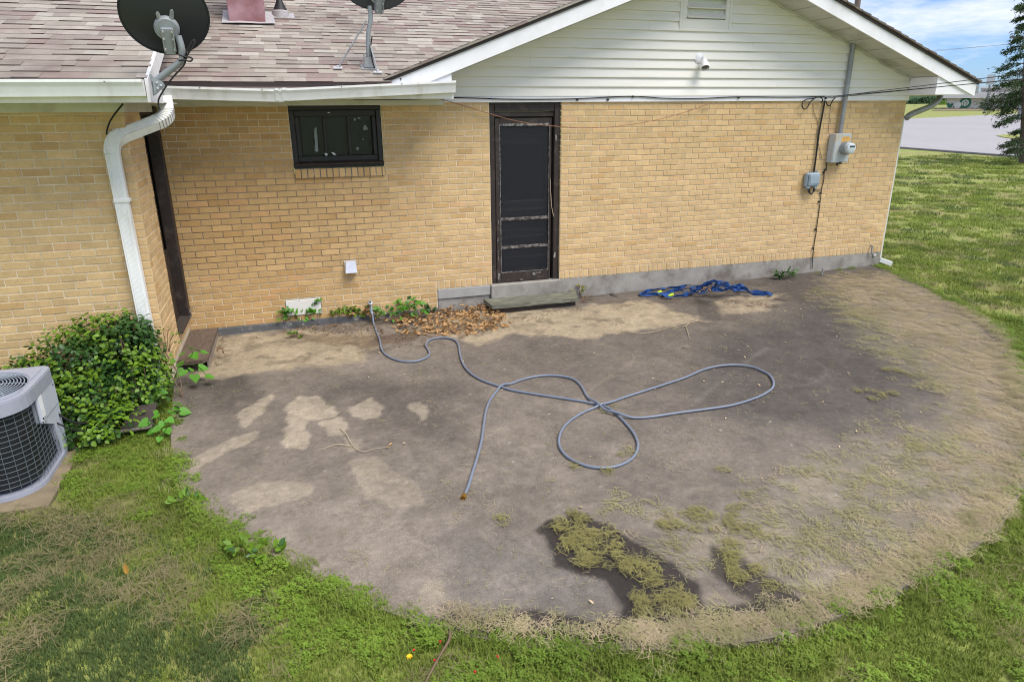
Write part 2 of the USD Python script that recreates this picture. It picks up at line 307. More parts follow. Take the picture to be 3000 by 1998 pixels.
c = mixc(c, .75*mask(zpoly([(420, 870), (560, 860), (600, 900), (520, 960), (400, 950)]), P, .15, .12, 6, 22), DARK*.72)
c = mixc(c, .8*mask(zpoly([(1650, 790), (1900, 700), (2060, 800), (2130, 900), (2000, 960), (1780, 1000), (1600, 870)]), P, .5, .25, 2.5, 23), lin(98, 91, 86))
c = mixc(c, .42*mask(zpoly([(420, 940), (700, 900), (900, 940), (980, 1100), (1060, 1400), (760, 1340), (480, 1180), (400, 1050)]), P, .6, .3, 2.4, 26), LIGHT)
c = mixc(c, .75*mask(zpoly([(430, 1140), (700, 1120), (1000, 1200), (1050, 1400), (900, 1420), (600, 1280)]), P, .4, .15, 3, 24), LIGHT)
c = mixc(c, .45*mask(zpoly([(1030, 1220), (1260, 1260), (1440, 1330), (1440, 1410), (1280, 1420), (1020, 1430)]), P, .25, .1, 3, 25), lin(150, 143, 138))
# pale dusty areas along the house wall
c = mixc(c, .9*mask(zpoly([(500, 775), (700, 760), (860, 770), (840, 830), (640, 845), (470, 870), (440, 850)]), P, .12, .15, 5, 3), TAN)
c = mixc(c, .92*mask(zpoly([(1000, 735), (1120, 720), (1330, 705), (1480, 690), (1620, 738), (1450, 763), (1330, 780), (1180, 768), (1100, 790), (950, 760)]), P, .10, .12, 6, 4), TAN)
c = mixc(c, .8*mask(zpoly([(1640, 690), (1800, 675), (1760, 715), (1660, 725)]), P, .1, .12, 6, 5), TAN*.9)
c = mixc(c, .7*mask(zpoly([(1600, 690), (1640, 692), (1660, 735), (1610, 740)]), P, .04, .05, 9, 6), DARK)
c = mixc(c, .6*mask(zpoly([(660, 765), (860, 775), (1120, 735), (1150, 745), (1000, 770), (850, 800), (700, 785)]), P, .08, .12, 8, 7), lin(120, 92, 66))
c = mixc(c, .45*np.clip((nz(P, 9, 31)-.55)*6, 0, 1)*(P[:, 1] > -1.2), lin(104, 90, 76))
# scoured pale patches
for i, (pl, a) in enumerate([([(655, 935), (690, 910), (735, 912), (780, 945), (770, 960), (700, 965), (705, 1000), (715, 1018), (700, 1030), (650, 1032), (655, 990), (660, 960)], .85), ([(735, 970), (780, 958), (800, 975), (790, 1000), (760, 1000)], .8),
        ([(805, 935), (850, 915), (885, 935), (870, 955), (840, 965), (810, 955)], .75), ([(935, 930), (970, 920), (985, 945), (975, 965), (950, 945)], .7), ([(545, 950), (620, 905), (635, 910), (600, 950), (560, 985)], .75), ([(430, 1060), (530, 1010), (600, 985), (590, 1010), (500, 1050), (440, 1090)], .7),
        ([(530, 1140), (600, 1105), (720, 1110), (710, 1140), (620, 1165), (560, 1180)], .7), ([(800, 1060), (860, 1050), (960, 1110), (980, 1160), (900, 1170), (840, 1140)], .4), ([(980, 1330), (1020, 1340), (1030, 1390), (970, 1420), (940, 1400)], .45), ([(790, 1005), (830, 1010), (830, 1035), (800, 1040)], .5),
        ([(1690, 765), (1730, 760), (1800, 770), (1790, 782), (1740, 785)], .0)]):
    c = mixc(c, a*mask(zpoly(pl), P, .022, .04, 13, 40+i), lin(218, 202, 178))
# faint scrape arcs
def stroke(c, pts, w, a, col):
    L = spline([GZ(*p) for p in pts], 6)[:, :2]; d = np.full(len(P), 1e9)
    for p, q_ in zip(L[:-1], L[1:]):
        ab = q_-p; t = np.clip(((P-p) @ ab)/(ab @ ab+1e-12), 0, 1); d = np.minimum(d, np.hypot(*(P-p-t[:, None]*ab).T))
    return mixc(c, a*np.clip(1-d/w, 0, 1)*(.4+1.2*nz(P, 8, 77)), col)
c = stroke(c, [(1230, 797), (1330, 788), (1420, 800), (1458, 825), (1400, 865), (1340, 915), (1300, 990)], .022, .45, lin(176, 160, 140))
c = stroke(c, [(1500, 1030), (1560, 960), (1640, 890), (1760, 800)], .05, .28, lin(166, 156, 146))
c = stroke(c, [(1530, 1030), (1590, 960)], .03, .3, lin(166, 156, 146))
c = stroke(c, [(1760, 800), (1850, 820), (1900, 850), (1870, 880), (1790, 890)], .03, .22, lin(160, 150, 146))
c = stroke(c, [(1180, 770), (1260, 800), (1330, 790)], .05, .3, DARK)
# tan dust of the clippings on the right
RIM = zpoly([(2030, 625), (2200, 697), (2354, 858), (2420, 1000), (2330, 1165), (2150, 1312), (1800, 1460), (1500, 1500), (1440, 1460), (1800, 1410), (2050, 1280), (2180, 1130), (2200, 930), (2080, 780), (1920, 680), (1900, 640)])
CLIP = zpoly([(1930, 640), (2060, 640), (2210, 697), (2360, 858), (2420, 1000), (2335, 1165), (2150, 1312), (1800, 1462), (1560, 1490), (1480, 1465), (1700, 1415), (1850, 1390), (1720, 1330), (1600, 1290), (1480, 1185), (1600, 1175), (1760, 1170), (1800, 1110), (1960, 1035), (2150, 985), (2180, 905), (2080, 850), (1990, 800), (1960, 740), (1890, 690)])
PILES = [(zpoly([(1252, 1218), (1290, 1205), (1330, 1210), (1410, 1230), (1430, 1255), (1415, 1270), (1490, 1300), (1500, 1335), (1475, 1345), (1440, 1310), (1390, 1290), (1330, 1300), (1300, 1275), (1290, 1240)]), 1.0), (zpoly([(1462, 1390), (1500, 1375), (1560, 1350), (1590, 1360), (1600, 1400), (1540, 1420), (1470, 1415)]), 1.0),
         (zpoly([(1655, 1250), (1690, 1240), (1720, 1270), (1740, 1290), (1800, 1340), (1790, 1370), (1720, 1350), (1660, 1320), (1640, 1280)]), 1.0), (zpoly([(1318, 1185), (1340, 1178), (1360, 1205), (1335, 1212)]), .9), (zpoly([(1480, 1190), (1700, 1165), (1760, 1230), (1640, 1260), (1560, 1260)]), .45),
         (zpoly([(1325, 1062), (1380, 1082), (1440, 1075), (1395, 1095), (1370, 1100)]), .7), (zpoly([(1445, 1000), (1470, 1005), (1462, 1050), (1440, 1060)]), .15), (zpoly([(1008, 1372), (1034, 1370), (1036, 1392), (1012, 1394)]), 1.0), (zpoly([(1975, 900), (2040, 910), (2030, 925), (1985, 918)]), .8), (zpoly([(1655, 1070), (1700, 1078), (1690, 1090), (1662, 1085)]), .5),
         (zpoly([(1365, 950), (1430, 925), (1440, 935), (1400, 962)]), .25), (zpoly([(1070, 1205), (1150, 1190), (1160, 1205), (1090, 1222)]), .4), (zpoly([(2000, 850), (2090, 845), (2110, 865), (2010, 870)]), .5)]
c = mixc(c, .22*mask(CLIP, P, .25, .25, 3, 8), lin(200, 190, 152)); c = mixc(c, .20*mask(RIM, P, .35, .25, 3, 9), lin(226, 203, 168))
# the wet stain
WETP = [zpoly([(1246, 1222), (1265, 1205), (1310, 1198), (1330, 1180), (1352, 1182), (1365, 1205), (1400, 1212), (1440, 1240), (1480, 1275), (1530, 1300), (1560, 1330), (1590, 1350), (1600, 1385), (1615, 1410), (1680, 1400), (1760, 1385), (1810, 1395), (1830, 1420), (1640, 1440), (1560, 1470), (1480, 1470), (1400, 1440), (1440, 1420), (1450, 1390), (1430, 1350), (1400, 1325), (1340, 1315), (1290, 1295), (1265, 1255)]),
        zpoly([(1040, 1425), (1090, 1436), (1210, 1412), (1290, 1420), (1370, 1440), (1400, 1440), (1420, 1470), (1200, 1455), (1080, 1450), (1000, 1440)]), zpoly([(1640, 1260), (1700, 1290), (1800, 1340), (1840, 1400), (1790, 1400), (1700, 1350), (1650, 1310)])]
wet = np.zeros(len(P))
for i, w in enumerate(WETP): wet = np.maximum(wet, mask(w.buffer(.035), P, .035, .045, 7, 60+i)*(1, 1, .8)[i])
c = mixc(c, .93*wet, WET)
c = c*.485*(1+.40*(nz(P, 16, 50)-.5))[:, None]*(1+.55*(nz(P, 5.5, 51)-.5))[:, None]*np.array([1.0, .995, .965])
# small pale chips and specks
sp = rng.random(len(P)); c = np.where(((sp > .9996) & (wet < .3))[:, None], np.array(lin(150, 142, 132)), c)
zz = gz(P[:, 0], P[:, 1]) + .012*(nz(P, .8, 12)-.5) - .012*wet*0
idx = -np.ones(len(P), int); idx[keep] = np.arange(keep.sum()); q = idx.reshape(X.shape)
qd = np.stack([q[:-1, :-1], q[1:, :-1], q[1:, 1:], q[:-1, 1:]], -1).reshape(-1, 4); qd = qd[(qd >= 0).all(1)]
import shapely
out = keep & ~inside(PATIO, P); bd = PATIO.exterior
pp = shapely.points(P[out]); tt = shapely.line_locate_point(bd, pp); sn_ = shapely.get_coordinates(shapely.line_interpolate_point(bd, tt)); P[out] = sn_; zz = gz(P[:, 0], P[:, 1]) + .012*(nz(P, .8, 12)-.5)
mb = MB(); mb.add(np.c_[P, zz][keep], qd, c[keep])
ring = np.asarray(PATIO.exterior.coords); w = len(ring)        # the slab's side
rc = np.tile(np.array(lin(120, 110, 100)), (2*w, 1))
mb.add(np.vstack([np.c_[ring, gz(ring[:, 0], ring[:, 1])-.004], np.c_[ring*1.0, gz(ring[:, 0], ring[:, 1])-.12]]), [[i, i+1, w+i+1, w+i] for i in range(w-1)], rc)
emit('/World', 'patio', mb, 'patio', smooth=True, label='stained oval concrete patio behind the brick house', kind='structure')

# ------------------------------------------------------------------ the brick house
HOUSE = thing('brick_house', 'tan brick house with white gable siding and shingle roof around the patio', 'house', (-1, 0, -.3))
C_, B_ = .06773, .2032; ZT = .1016+30*C_
WX, WY, XR, XL = -4.425, -1.45, 5.24, -7.4     # return wall, wing front, right corner, left end
DX0, DX1 = -.901, 0.0
WIN = (-3.13, -2.150, 1.487, 2.30)
HATCH = (-3.39, -2.99, -.170, .02)
def brick_color():
    b = np.array(lin(202, 172, 124))*rng.uniform(.93, 1.05); r = rng.random()
    if r < .07: b = b*np.array([.94, .88, .80])
    elif r < .26: b = np.array(lin(210, 179, 130))*rng.uniform(.95, 1.04)
    elif r < .31: b = np.array(lin(206, 170, 124))
    return b
BR = {'wall': [], 'wing': [], 'ret': []}
def brick(where, o, u, v, nrm, w, hh, dep=.0, back=.014):
    """a brick face w x hh at corner o; front at dep, edges chamfered"""
    o = np.asarray(o, float); u, v, nrm = map(np.asarray, (u, v, nrm)); g = .0045; ch = .0035; j = rng.normal(0, .0012); tl = rng.normal(0, .0007)
    def ring(a, d): return [o+u*x+v*y+nrm*d for x, y in ((g+a, g+a+tl), (w-g-a, g+a-tl), (w-g-a, hh-g-a-tl), (g+a, hh-g-a+tl))]
    V = ring(ch, dep+j)+ring(0, dep+j-ch)+ring(0, dep-back)
    F = [[0, 1, 2, 3]]+[[4*r+4+k, 4*r+4+(k+1) % 4, 4*r+(k+1) % 4, 4*r+k] for r in (0, 1) for k in range(4)]
    col = brick_color()
    if where == 'wall' and o[0] < -1.2:      # browner bricks in the inner corner: weathering plus eave shade painted in
        wear_shade = np.clip((-1.3-o[0])/2.2, 0, 1)*np.clip(.35+1.3*float(meshkit.fbm(np.array([o[0]*1.1, o[2]*1.3, 3.0]), 3, 8)), 0, 1); col = col*(1-wear_shade*np.array([.15, .22, .34]))
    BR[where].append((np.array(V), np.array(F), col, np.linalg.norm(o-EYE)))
def run(where, x0, x1, z, hh, phase, org, u, nrm, bl=B_, dep=0.0, back=.014):
    """one course from x0 to x1 along u, joints at phase + k*bl"""
    k0 = math.floor((x0-phase)/bl+1e-6); x = x0
    while x < x1-1e-4:
        k0 += 1; e = min(phase+k0*bl, x1)
        if e-x > .02: brick(where, np.asarray(org)+np.asarray(u)*x+np.array([0, 0, z]), u, (0, 0, 1), nrm, e-x, hh, dep, back)
        x = e
UX, NY = np.array([1., 0, 0]), np.array([0, -1., 0])
def cuts(x0, x1, z0, z1, holes):
    segs = [(x0, x1)]
    for a, b, c0, c1 in holes:
        if c0 < z1-.02 and c1 > z0+.02: segs = [s for p, q_ in segs for s in ((p, min(q_, a)), (max(p, b), q_)) if s[1]-s[0] > .02]
    return segs
holes = [(DX0, DX1, -1, 3), (WIN[0], WIN[1], 1.38, 3), HATCH]
for c_ in range(-1, 35):
    z = ZT-(c_+1)*C_; odd = c_ % 2
    if c_ < 30:
        for a, b in cuts(DX1, XR, z, z+C_, holes): run('wall', a, b, z, C_, 0 if not odd else B_/2, (0, 0, 0), UX, NY)
        for a, b in cuts(-4.46, DX0, z, z+C_, holes): run('wall', a, b, z, C_, DX0-(B_/2 if not odd else 0), (0, 0, 0), UX, NY)
    else:
        zz_ = .1016-(c_-30+1)*C_
        for a, b in cuts(-4.46, -1.605, zz_, zz_+C_, holes): run('wall', a, b, zz_, C_, DX0-(B_/2 if not odd else 0), (0, 0, 0), UX, NY)
run('wall', -1.605, DX0, 0, .1016, DX0, (0, 0, 0), UX, NY, .0677); run('wall', DX1, XR, 0, .1016, 0, (0, 0, 0), UX, NY, .0677)
run('wall', WIN[0], WIN[1], 1.381, .106, WIN[0], (0, 0, 0), UX, NY, .0677, .026, .045)
for c_ in range(-1, 34):
    z = ZT-(c_+1)*C_; odd = c_ % 2
    run('wing', XL, WX-.0, z, C_, WX if odd else WX-.1016, (0, WY, 0), UX, NY)
    y0 = WY; y1 = -.755 if z > -.05 else 0.0
    brk = B_ if not odd else .1016
    run('ret', y0, y1, z, C_, y0+(.1016 if odd else B_), (WX, 0, 0), (0, 1., 0), (1., 0, 0))
    run('ret', -.09, 0, z, C_, 0, (WX, 0, 0), (0, 1., 0), (1., 0, 0))
for c_ in range(-1, 30):     # the door's brick reveals
    z = ZT-(c_+1)*C_
    brick('wall', (DX1, .11, z), (0, -1., 0), (0, 0, 1), (-1., 0, 0), .11, C_, 0.0, .012)
def mort_tint(V):
    P2 = V[:, [0, 2]]+V[:, [1]]; m = meshkit.fbm(V*np.array([.9, .9, 1.4]), 4, 5); base = np.tile(np.array(lin(212, 198, 170)), (len(V), 1))
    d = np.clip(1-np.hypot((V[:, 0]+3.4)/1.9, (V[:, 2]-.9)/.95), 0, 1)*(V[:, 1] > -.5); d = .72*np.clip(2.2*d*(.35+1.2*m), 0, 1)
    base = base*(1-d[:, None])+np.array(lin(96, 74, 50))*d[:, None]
    d2 = np.clip((V[:, 0]+.2)*.6, 0, 1)*np.clip((V[:, 2]-.4), 0, 1)*(V[:, 1] > -.5)*.45
    return base*(1-d2[:, None])+np.array(lin(150, 132, 104))*d2[:, None]
allb = sorted(((d, w, i) for w in BR for i, (_, _, _, d) in enumerate(BR[w])))
big = {}
vis = [(d, w, i) for d, w, i in allb if not (w == 'wing' and BR[w][i][0][:, 0].mean() < -5.35) and not (w in ('wing', 'ret') and BR[w][i][0][:, 2].mean() < -.02) and BR[w][i][0][:, 2].mean() < 2.12]
for d, w, i in vis[:300]: big.setdefault(w, set()).add(i)
def gridwall(poly, o, ax, ay, nrm, st=.09):
    """a mortar bed with a fine grid of vertices, its opening cut out"""
    x0, y0, x1, y1 = poly.bounds; m = MB()
    nx, ny = max(2, int((x1-x0)/st)), max(2, int((y1-y0)/st)); gxs, gys = np.linspace(x0, x1, nx), np.linspace(y0, y1, ny)
    for g in (-(x1-x0)*0,): pass
    cut = sorted({*gxs, *[c[0] for r_ in poly.interiors for c in r_.coords], *[c[0] for c in poly.exterior.coords]}); cuy = sorted({*gys, *[c[1] for r_ in poly.interiors for c in r_.coords], *[c[1] for c in poly.exterior.coords]})
    A, B2 = np.meshgrid(cut, cuy, indexing='ij'); V = np.asarray(o)+A.reshape(-1, 1)*np.asarray(ax)+B2.reshape(-1, 1)*np.asarray(ay)
    q_ = np.arange(A.size).reshape(A.shape); F = np.stack([q_[:-1, :-1], q_[1:, :-1], q_[1:, 1:], q_[:-1, 1:]], -1).reshape(-1, 4)
    ctr = np.stack([(A[:-1, :-1]+A[1:, 1:])/2, (B2[:-1, :-1]+B2[1:, 1:])/2], -1).reshape(-1, 2)
    m.add(V, F[inside(poly, ctr)], mort_tint(V)); return m
WALLS = {'wall': group_part(HOUSE, 'wall'), 'wing': group_part(HOUSE, 'wall', 'brick wall of the projecting wing nearest the air conditioner'), 'ret': group_part(HOUSE, 'wall', 'short return brick wall beside the side door')}
md = -.0052
pw = sg.Polygon([(-4.46, -.237), (-1.605, -.237), (-1.605, 0), (XR, 0), (XR, 2.22), (-4.46, 2.22)], [[(a, c0), (b, c0), (b, c1), (a, c1)] for a, b, c0, c1 in [(DX0, DX1, 0.001, 2.219), (WIN[0], WIN[1], 1.43, 2.219), HATCH]])
emit(WALLS['wall'], 'mortar', gridwall(pw, (0, -md, 0), UX, (0, 0, 1), NY), 'mortar')
emit(WALLS['wing'], 'mortar', gridwall(sg.box(XL, -.3, WX-.003, 2.22), (0, WY-md, 0), UX, (0, 0, 1), NY), 'mortar')
emit(WALLS['ret'], 'mortar', gridwall(so.unary_union([sg.box(WY+.003, -.3, -.755, 2.22), sg.box(-.7551, -.3, -.0, -.04), sg.box(-.09, -.0401, 0, 2.22)]), (WX+md, 0, 0), (0, 1, 0), (0, 0, 1), UX), 'mortar')
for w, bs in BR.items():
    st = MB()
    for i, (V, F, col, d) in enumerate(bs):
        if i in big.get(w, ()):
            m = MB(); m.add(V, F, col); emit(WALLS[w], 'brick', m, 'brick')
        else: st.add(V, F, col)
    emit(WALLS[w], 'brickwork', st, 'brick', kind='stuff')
def part(name, mat, build, parent=HOUSE, smooth=False, **k):
    m = MB(); build(m); return emit(parent, name, m, mat, smooth, **k)
# foundation
part('foundation', 'concrete', lambda m: (m.rbox((DX1+.02, .004, -.6), (XR+.004, .2, -.001), .004), m.rbox((-1.605, .012, -.6), (-.93, .2, -.128), .01)))
part('foundation_block', 'block_paint', lambda m: m.rbox((-1.60, -.006, -.127), (-.925, .2, -.002), .006), label='pale painted concrete block left of the back door')
part('door_sill', 'concrete', lambda m: m.rbox((-.922, -.035, -.30), (.018, .16, -.001), .01), label='worn concrete ledge under the back door')
part('footing', 'footing', lambda m: m.rbox((-4.46, -.012, -.6), (-1.61, .2, -.2385), .006), label='dark grey painted footing strip')
# boards along the top of the brick
part('frieze_board', 'white_paint', lambda m: m.rbox((-1.44, -.022, 2.163), (XR+.012, .05, 2.2275), .003))
part('frieze_board', 'frieze', lambda m: m.rbox((-4.44, -.02, 2.140), (-1.442, .05, 2.216), .003))
part('frieze_board', 'frieze', lambda m: (m.rbox((XL, WY-.02, 2.085), (WX+.012, WY+.05, 2.168), .003), m.rbox((WX-.05, WY+.052, 2.085), (WX+.012, -.03, 2.168), .003)))
# gable siding
SG = group_part(HOUSE, 'gable_siding')
AX, S = 1.90, .37
def rake(x): return 3.69-S*abs(x-AX)       # underside of the rake
pz, ph = 2.229, .1064; r_ = random.Random(4)
for i in range(14):
    z0, z1 = pz+i*ph, pz+(i+1)*ph
    lo = lambda z: max(-1.44, AX-(3.70-z)/S); hi = lambda z: min(XR, AX+(3.70-z)/S)
    if hi(z0)-lo(z0) < .2: break
    spl = [lo(z0)-1, r_.choice([-.4, .6, 1.1, .2]), r_.choice([2.6, 3.4, 4.1, 3.0]), hi(z0)+1]
    for a, b in zip(spl[:-1], spl[1:]):
        for a2, b2 in (cuts(a, b, z0, z1, [(1.505, 2.235, 2.975, 3.52)])):
            l0, l1, h0, h1 = max(lo(z0), a2), max(lo(min(z1, 3.69)), a2), min(hi(z0), b2), min(hi(min(z1, 3.69)), b2)
            if h0-l0 < .03: continue
            h1 = max(h1, l1+.001); e = .0007
            V = [(l0+e, -.027, z0), (h0-e, -.027, z0), (h0-e, -.026, z0+.012), (l0+e, -.026, z0+.012), (l1+e, -.0045, z1), (h1-e, -.0045, z1), (l0+e, .01, z0), (h0-e, .01, z0), (l1+e, .01, z1), (h1-e, .01, z1)]
            m = MB(); m.add(V, [[0, 1, 2, 3], [3, 2, 5, 4], [6, 7, 1, 0], [0, 3, 4, 8], [0, 8, 8, 6], [1, 7, 9, 5], [1, 5, 2, 2]]); emit(SG, 'siding_plank', m, 'siding')
m = MB(); m.prism([(-1.44, 2.2), (XR, 2.2), (XR, rake(XR)), (AX, 3.69), (-1.44, rake(-1.44))], (0, .012, 0), UX, (0, 0, 1), (0, .1, 0)); emit(SG, 'backing', m, 'frieze')
# gable vent
VT = group_part(HOUSE, 'gable_vent')
m = MB(); x0, x1, z0, z1 = 1.505, 2.235, 2.972, 3.52
for a, b in (((x0, z0), (x1, z0+.035)), ((x0, z0+.035), (x0+.035, z1)), ((x1-.035, z0+.035), (x1, z1))): m.rbox((a[0], -.03, a[1]), (b[0], .01, b[1]), .004)
for a, b in (((x0+.036, z0+.036), (x1-.036, z0+.14)), ((x0+.036, z0+.141), (x0+.10, z1)), ((x1-.09, z0+.141), (x1-.036, z1))): m.rbox((a[0], -.024, a[1]), (b[0], .01, b[1]), .004)
emit(VT, 'frame', m, 'siding')
part('cavity', 'inner_dark', lambda m: m.box((x0+.1, .03, z0+.14), (x1-.09, .05, z1)), VT)
for i in range(4):
    zc = z0+.185+i*.107
    part('louvre', 'siding', lambda m: m.obox(((x0+x1)/2+.005, -.004, zc), ((1, 0, 0), (0, -.75, -.66), (0, .66, -.75)), ((x1-x0)/2-.096, .05, .006)), VT)
# rakes, soffits and the boxed eave ends
YR = -.46
def slope_bar(m, x0, x1, zoff0, zoff1, y0, y1):
    V = [(x, y, rake(x)+zo) for x in (x0, x1) for y in (y0, y1) for zo in (zoff0, zoff1)]
    m.add(V, [[0, 1, 3, 2], [4, 6, 7, 5], [0, 4, 5, 1], [2, 3, 7, 6], [0, 2, 6, 4], [1, 5, 7, 3]])
XE0, XE1 = -2.10, 5.90
part('rake_board', 'white_paint', lambda m: slope_bar(m, XE0, AX, 0, .158, YR-.02, YR)); part('rake_board', 'white_paint', lambda m: slope_bar(m, AX, XE1, 0, .158, YR-.02, YR))
part('drip_edge', 'drip_edge', lambda m: slope_bar(m, XE0-.03, AX, .158, .186, YR-.035, YR)); part('drip_edge', 'drip_edge', lambda m: slope_bar(m, AX, XE1+.03, .158, .186, YR-.035, YR))
SF = group_part(HOUSE, 'soffit')
for sd in (-1, 1):
    x = AX
    while (x-AX)*sd < (3.99 if sd < 0 else 3.34)-.05:
        xn = x+sd*.305; a, b = min(x, xn), max(x, xn); lim = (-1.45, 5.235); a, b = max(a, lim[0]), min(b, lim[1])
        if b-a > .02: part('soffit_panel', 'soffit', lambda m: slope_bar(m, a+.009, b-.009, .006, .016, YR+.002, -.001), SF)
        x = xn
part('soffit_trim', 'soffit', lambda m: (slope_bar(m, -1.44, AX, -.026, .005, -.03, -.018), slope_bar(m, AX, XR, -.026, .005, -.03, -.018)), SF)
EB = 2.232
part('eave_return', 'white_paint', lambda m: m.prism([(XR-.02, EB), (XE1, EB), (XE1, rake(XE1)-.001), (XR-.02, rake(XR-.02)-.001)], (0, -.019, 0), UX, (0, 0, 1), (0, YR+.019, 0)), label='white boxed eave end at the right corner')
part('eave_return', 'white_paint', lambda m: m.prism([(XR+.02, EB), (XE1, EB), (XE1, rake(XE1)-.001), (XR+.02, rake(XR+.02)-.001)], (0, -.018, 0), UX, (0, 0, 1), (0, 8.0, 0)), label='white eave along the right side')
part('eave_return', 'white_paint', lambda m: m.prism([(XE0+.02, 2.20), (-1.44, 2.20), (-1.44, rake(-1.44)-.001), (XE0+.02, rake(XE0+.02)-.001)], (0, YR-.001, 0), UX, (0, 0, 1), (0, .10, 0)), label='white boxed eave end over the long gutter')
# roofs
SN = math.hypot(1, S); sl, sn = np.array([0, 1, S])/SN, np.array([0, -S, 1])/SN
MAIN0, WING0 = np.array([0, -.53, 2.352]), np.array([0, -2.06, 2.312])
PAL = [lin(152, 144, 133), lin(138, 122, 115), lin(164, 158, 147), lin(154, 146, 135), lin(140, 131, 121), lin(158, 150, 139), lin(146, 134, 125), lin(150, 142, 130)]
def shingles(o, x0f, x1f, rows, e=.1365):
    out = []
    for i in range(rows):
        x = x0f(i)-rng.uniform(0, .15); s0 = i*e; sag = .004*math.sin(i*1.7)
        while x < x1f(i):
            w = rng.choice([.09, .13, .17, .21, .26, .31]); xa, xb = max(x, x0f(i)), min(x+w, x1f(i)); x += w
            if xb-xa < .02: continue
            t = rng.choice([.005, .0105])+rng.uniform(0, .002); s1 = s0+rng.normal(0, .0015)+sag
            col = np.array(PAL[rng.integers(len(PAL))])*rng.uniform(.9, 1.1); dk = np.array(lin(84, 66, 62))
            b = lambda xx, s, hh: o+np.array([xx, 0, 0])+sl*s+sn*hh
            V = [b(xa, s1, t), b(xb, s1, t), b(xb, s1+e+.02, .0022), b(xa, s1+e+.02, .0022), b(xa, s1+.001, -.006), b(xb, s1+.001, -.006), b(xa, s1, t), b(xb, s1, t)]
            F = [[0, 1, 2, 3], [4, 5, 7, 6], [0, 3, 3, 4], [1, 5, 2, 2]]
            out.append((np.array(V), np.array(F), np.vstack([np.tile(col, (4, 1)), np.tile(dk, (4, 1))]), np.linalg.norm(V[0]-EYE)))
    return out
def ymain(i): return MAIN0[1]+sl[1]*(i*.1365)
gab = lambda x: 3.65-abs(x-AX)
MS = shingles(MAIN0, lambda i: -4.415, lambda i: max(XE0+.0, min(AX, AX-3.65+ymain(i)+.12)), 34)
WS = shingles(WING0, lambda i: XL-.2, lambda i: -4.108, 30)
RM, RW = group_part(HOUSE, 'roof', 'main shingle roof behind the dishes'), group_part(HOUSE, 'roof', 'shingle roof of the left wing')
sh = sorted([(d, 0, i) for i, (_, _, _, d) in enumerate(MS)]+[(d, 1, i) for i, (V, _, _, d) in enumerate(WS) if V[:, 0].mean() > -5.5])[:300]
bigS = {(a, i) for _, a, i in sh}
for a, (lst, par) in enumerate(((MS, RM), (WS, RW))):
    st = MB()
    for i, (V, F, col, d) in enumerate(lst):
        if (a, i) in bigS: m = MB(); m.add(V, F, col); emit(par, 'shingle', m, 'shingle')
        else: st.add(V, F, col)
    emit(par, 'shingle_field', st, 'shingle', kind='stuff')
tn = lambda m, a, b, c, d, th, col: m.add([p for q_ in (a, b, c, d) for p in (np.asarray(q_, float), np.asarray(q_, float)-np.array([0, 0, th]))], [[0, 2, 4, 6], [7, 5, 3, 1], [0, 1, 3, 2], [2, 3, 5, 4], [4, 5, 7, 6], [6, 7, 1, 0]], col)
dk = np.array(lin(120, 100, 94))
def deck(o, poly):
    m = MB(); z0_ = o[2]-S*o[1]-.006
    m.prism(poly, (0, 0, z0_-.045), (1, 0, 0), (0, 1, S), (0, 0, .045), dk); return m
yr = 4.6
emit(RM, 'roof_deck', deck(MAIN0, [(-4.44, MAIN0[1]), (XE0+.02, MAIN0[1]), (XE0+.02, gab(XE0)-.05), (AX, 3.6), (AX, yr), (-4.44, yr)]), 'shingle')
emit(RW, 'roof_deck', deck(WING0, [(XL-.2, WING0[1]), (-4.104, WING0[1]), (-4.104, yr), (XL-.2, yr)]), 'shingle')
RG = group_part(HOUSE, 'roof', 'gable roof over the white siding')
m = MB(); tz = .205
tn(m, (XE0-.05, YR-.045, rake(XE0-.05)+tz), (AX, YR-.045, 3.69+tz), (AX, 3.7, 3.69+tz), (XE0-.05, YR+.02, rake(XE0-.05)+tz), .016, dk)
tn(m, (AX, YR-.045, 3.69+tz), (XE1+.05, YR-.045, rake(XE1+.05)+tz), (XE1+.05, 8, rake(XE1+.05)+tz), (AX, 8, 3.69+tz), .016, dk)
emit(RG, 'roof_deck', m, 'shingle')
for sd in (-1, 1):          # shingle courses showing at the rakes
    for i in range(31):
        s0 = i*.1365; x = (XE0-.055 if sd < 0 else XE1+.055)-sd*s0/SN
        if (x-AX)*sd < .05: break
        xn = x-sd*.15/SN; y1 = YR+.2 if sd > 0 else max(YR-.02, min(YR+.9, gab((x+xn)/2)-.1))
        m = MB(); yy = YR-.05-rng.uniform(0, .012); V = [(x, yy, rake(x)+tz+.016), (xn, yy, rake(xn)+tz+.004), (xn, y1, rake(xn)+tz+.004), (x, y1, rake(x)+tz+.016), (x, yy, rake(x)+tz-.012), (xn, yy, rake(xn)+tz-.012), (x, y1, rake(x)+tz-.004)]
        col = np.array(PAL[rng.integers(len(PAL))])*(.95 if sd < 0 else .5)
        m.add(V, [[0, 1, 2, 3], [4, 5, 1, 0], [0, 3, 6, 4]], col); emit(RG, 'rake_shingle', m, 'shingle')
WZ = lambda y: WING0[2]+S*(y-WING0[1])
part('rake_board', 'white_paint', lambda m: m.add([(x, y, WZ(y)+dz) for x in (-4.125, -4.10) for y in (-2.075, 4.5) for dz in (.008, -.125)], [[0, 1, 3, 2], [4, 6, 7, 5], [0, 4, 5, 1], [2, 3, 7, 6], [0, 2, 6, 4], [1, 5, 7, 3]]), label='white rake board between the wing roof and the main roof')
part('eave_return', 'white_paint', lambda m: m.prism([(-2.076, 2.15), (-1.50, 2.15), (-1.50, WZ(-1.5)-.13), (-2.076, WZ(-2.076)-.02)], (-4.125, 0, 0), (0, 1, 0), (0, 0, 1), (.022, 0, 0)), label='white eave end of the wing at the dish foot')
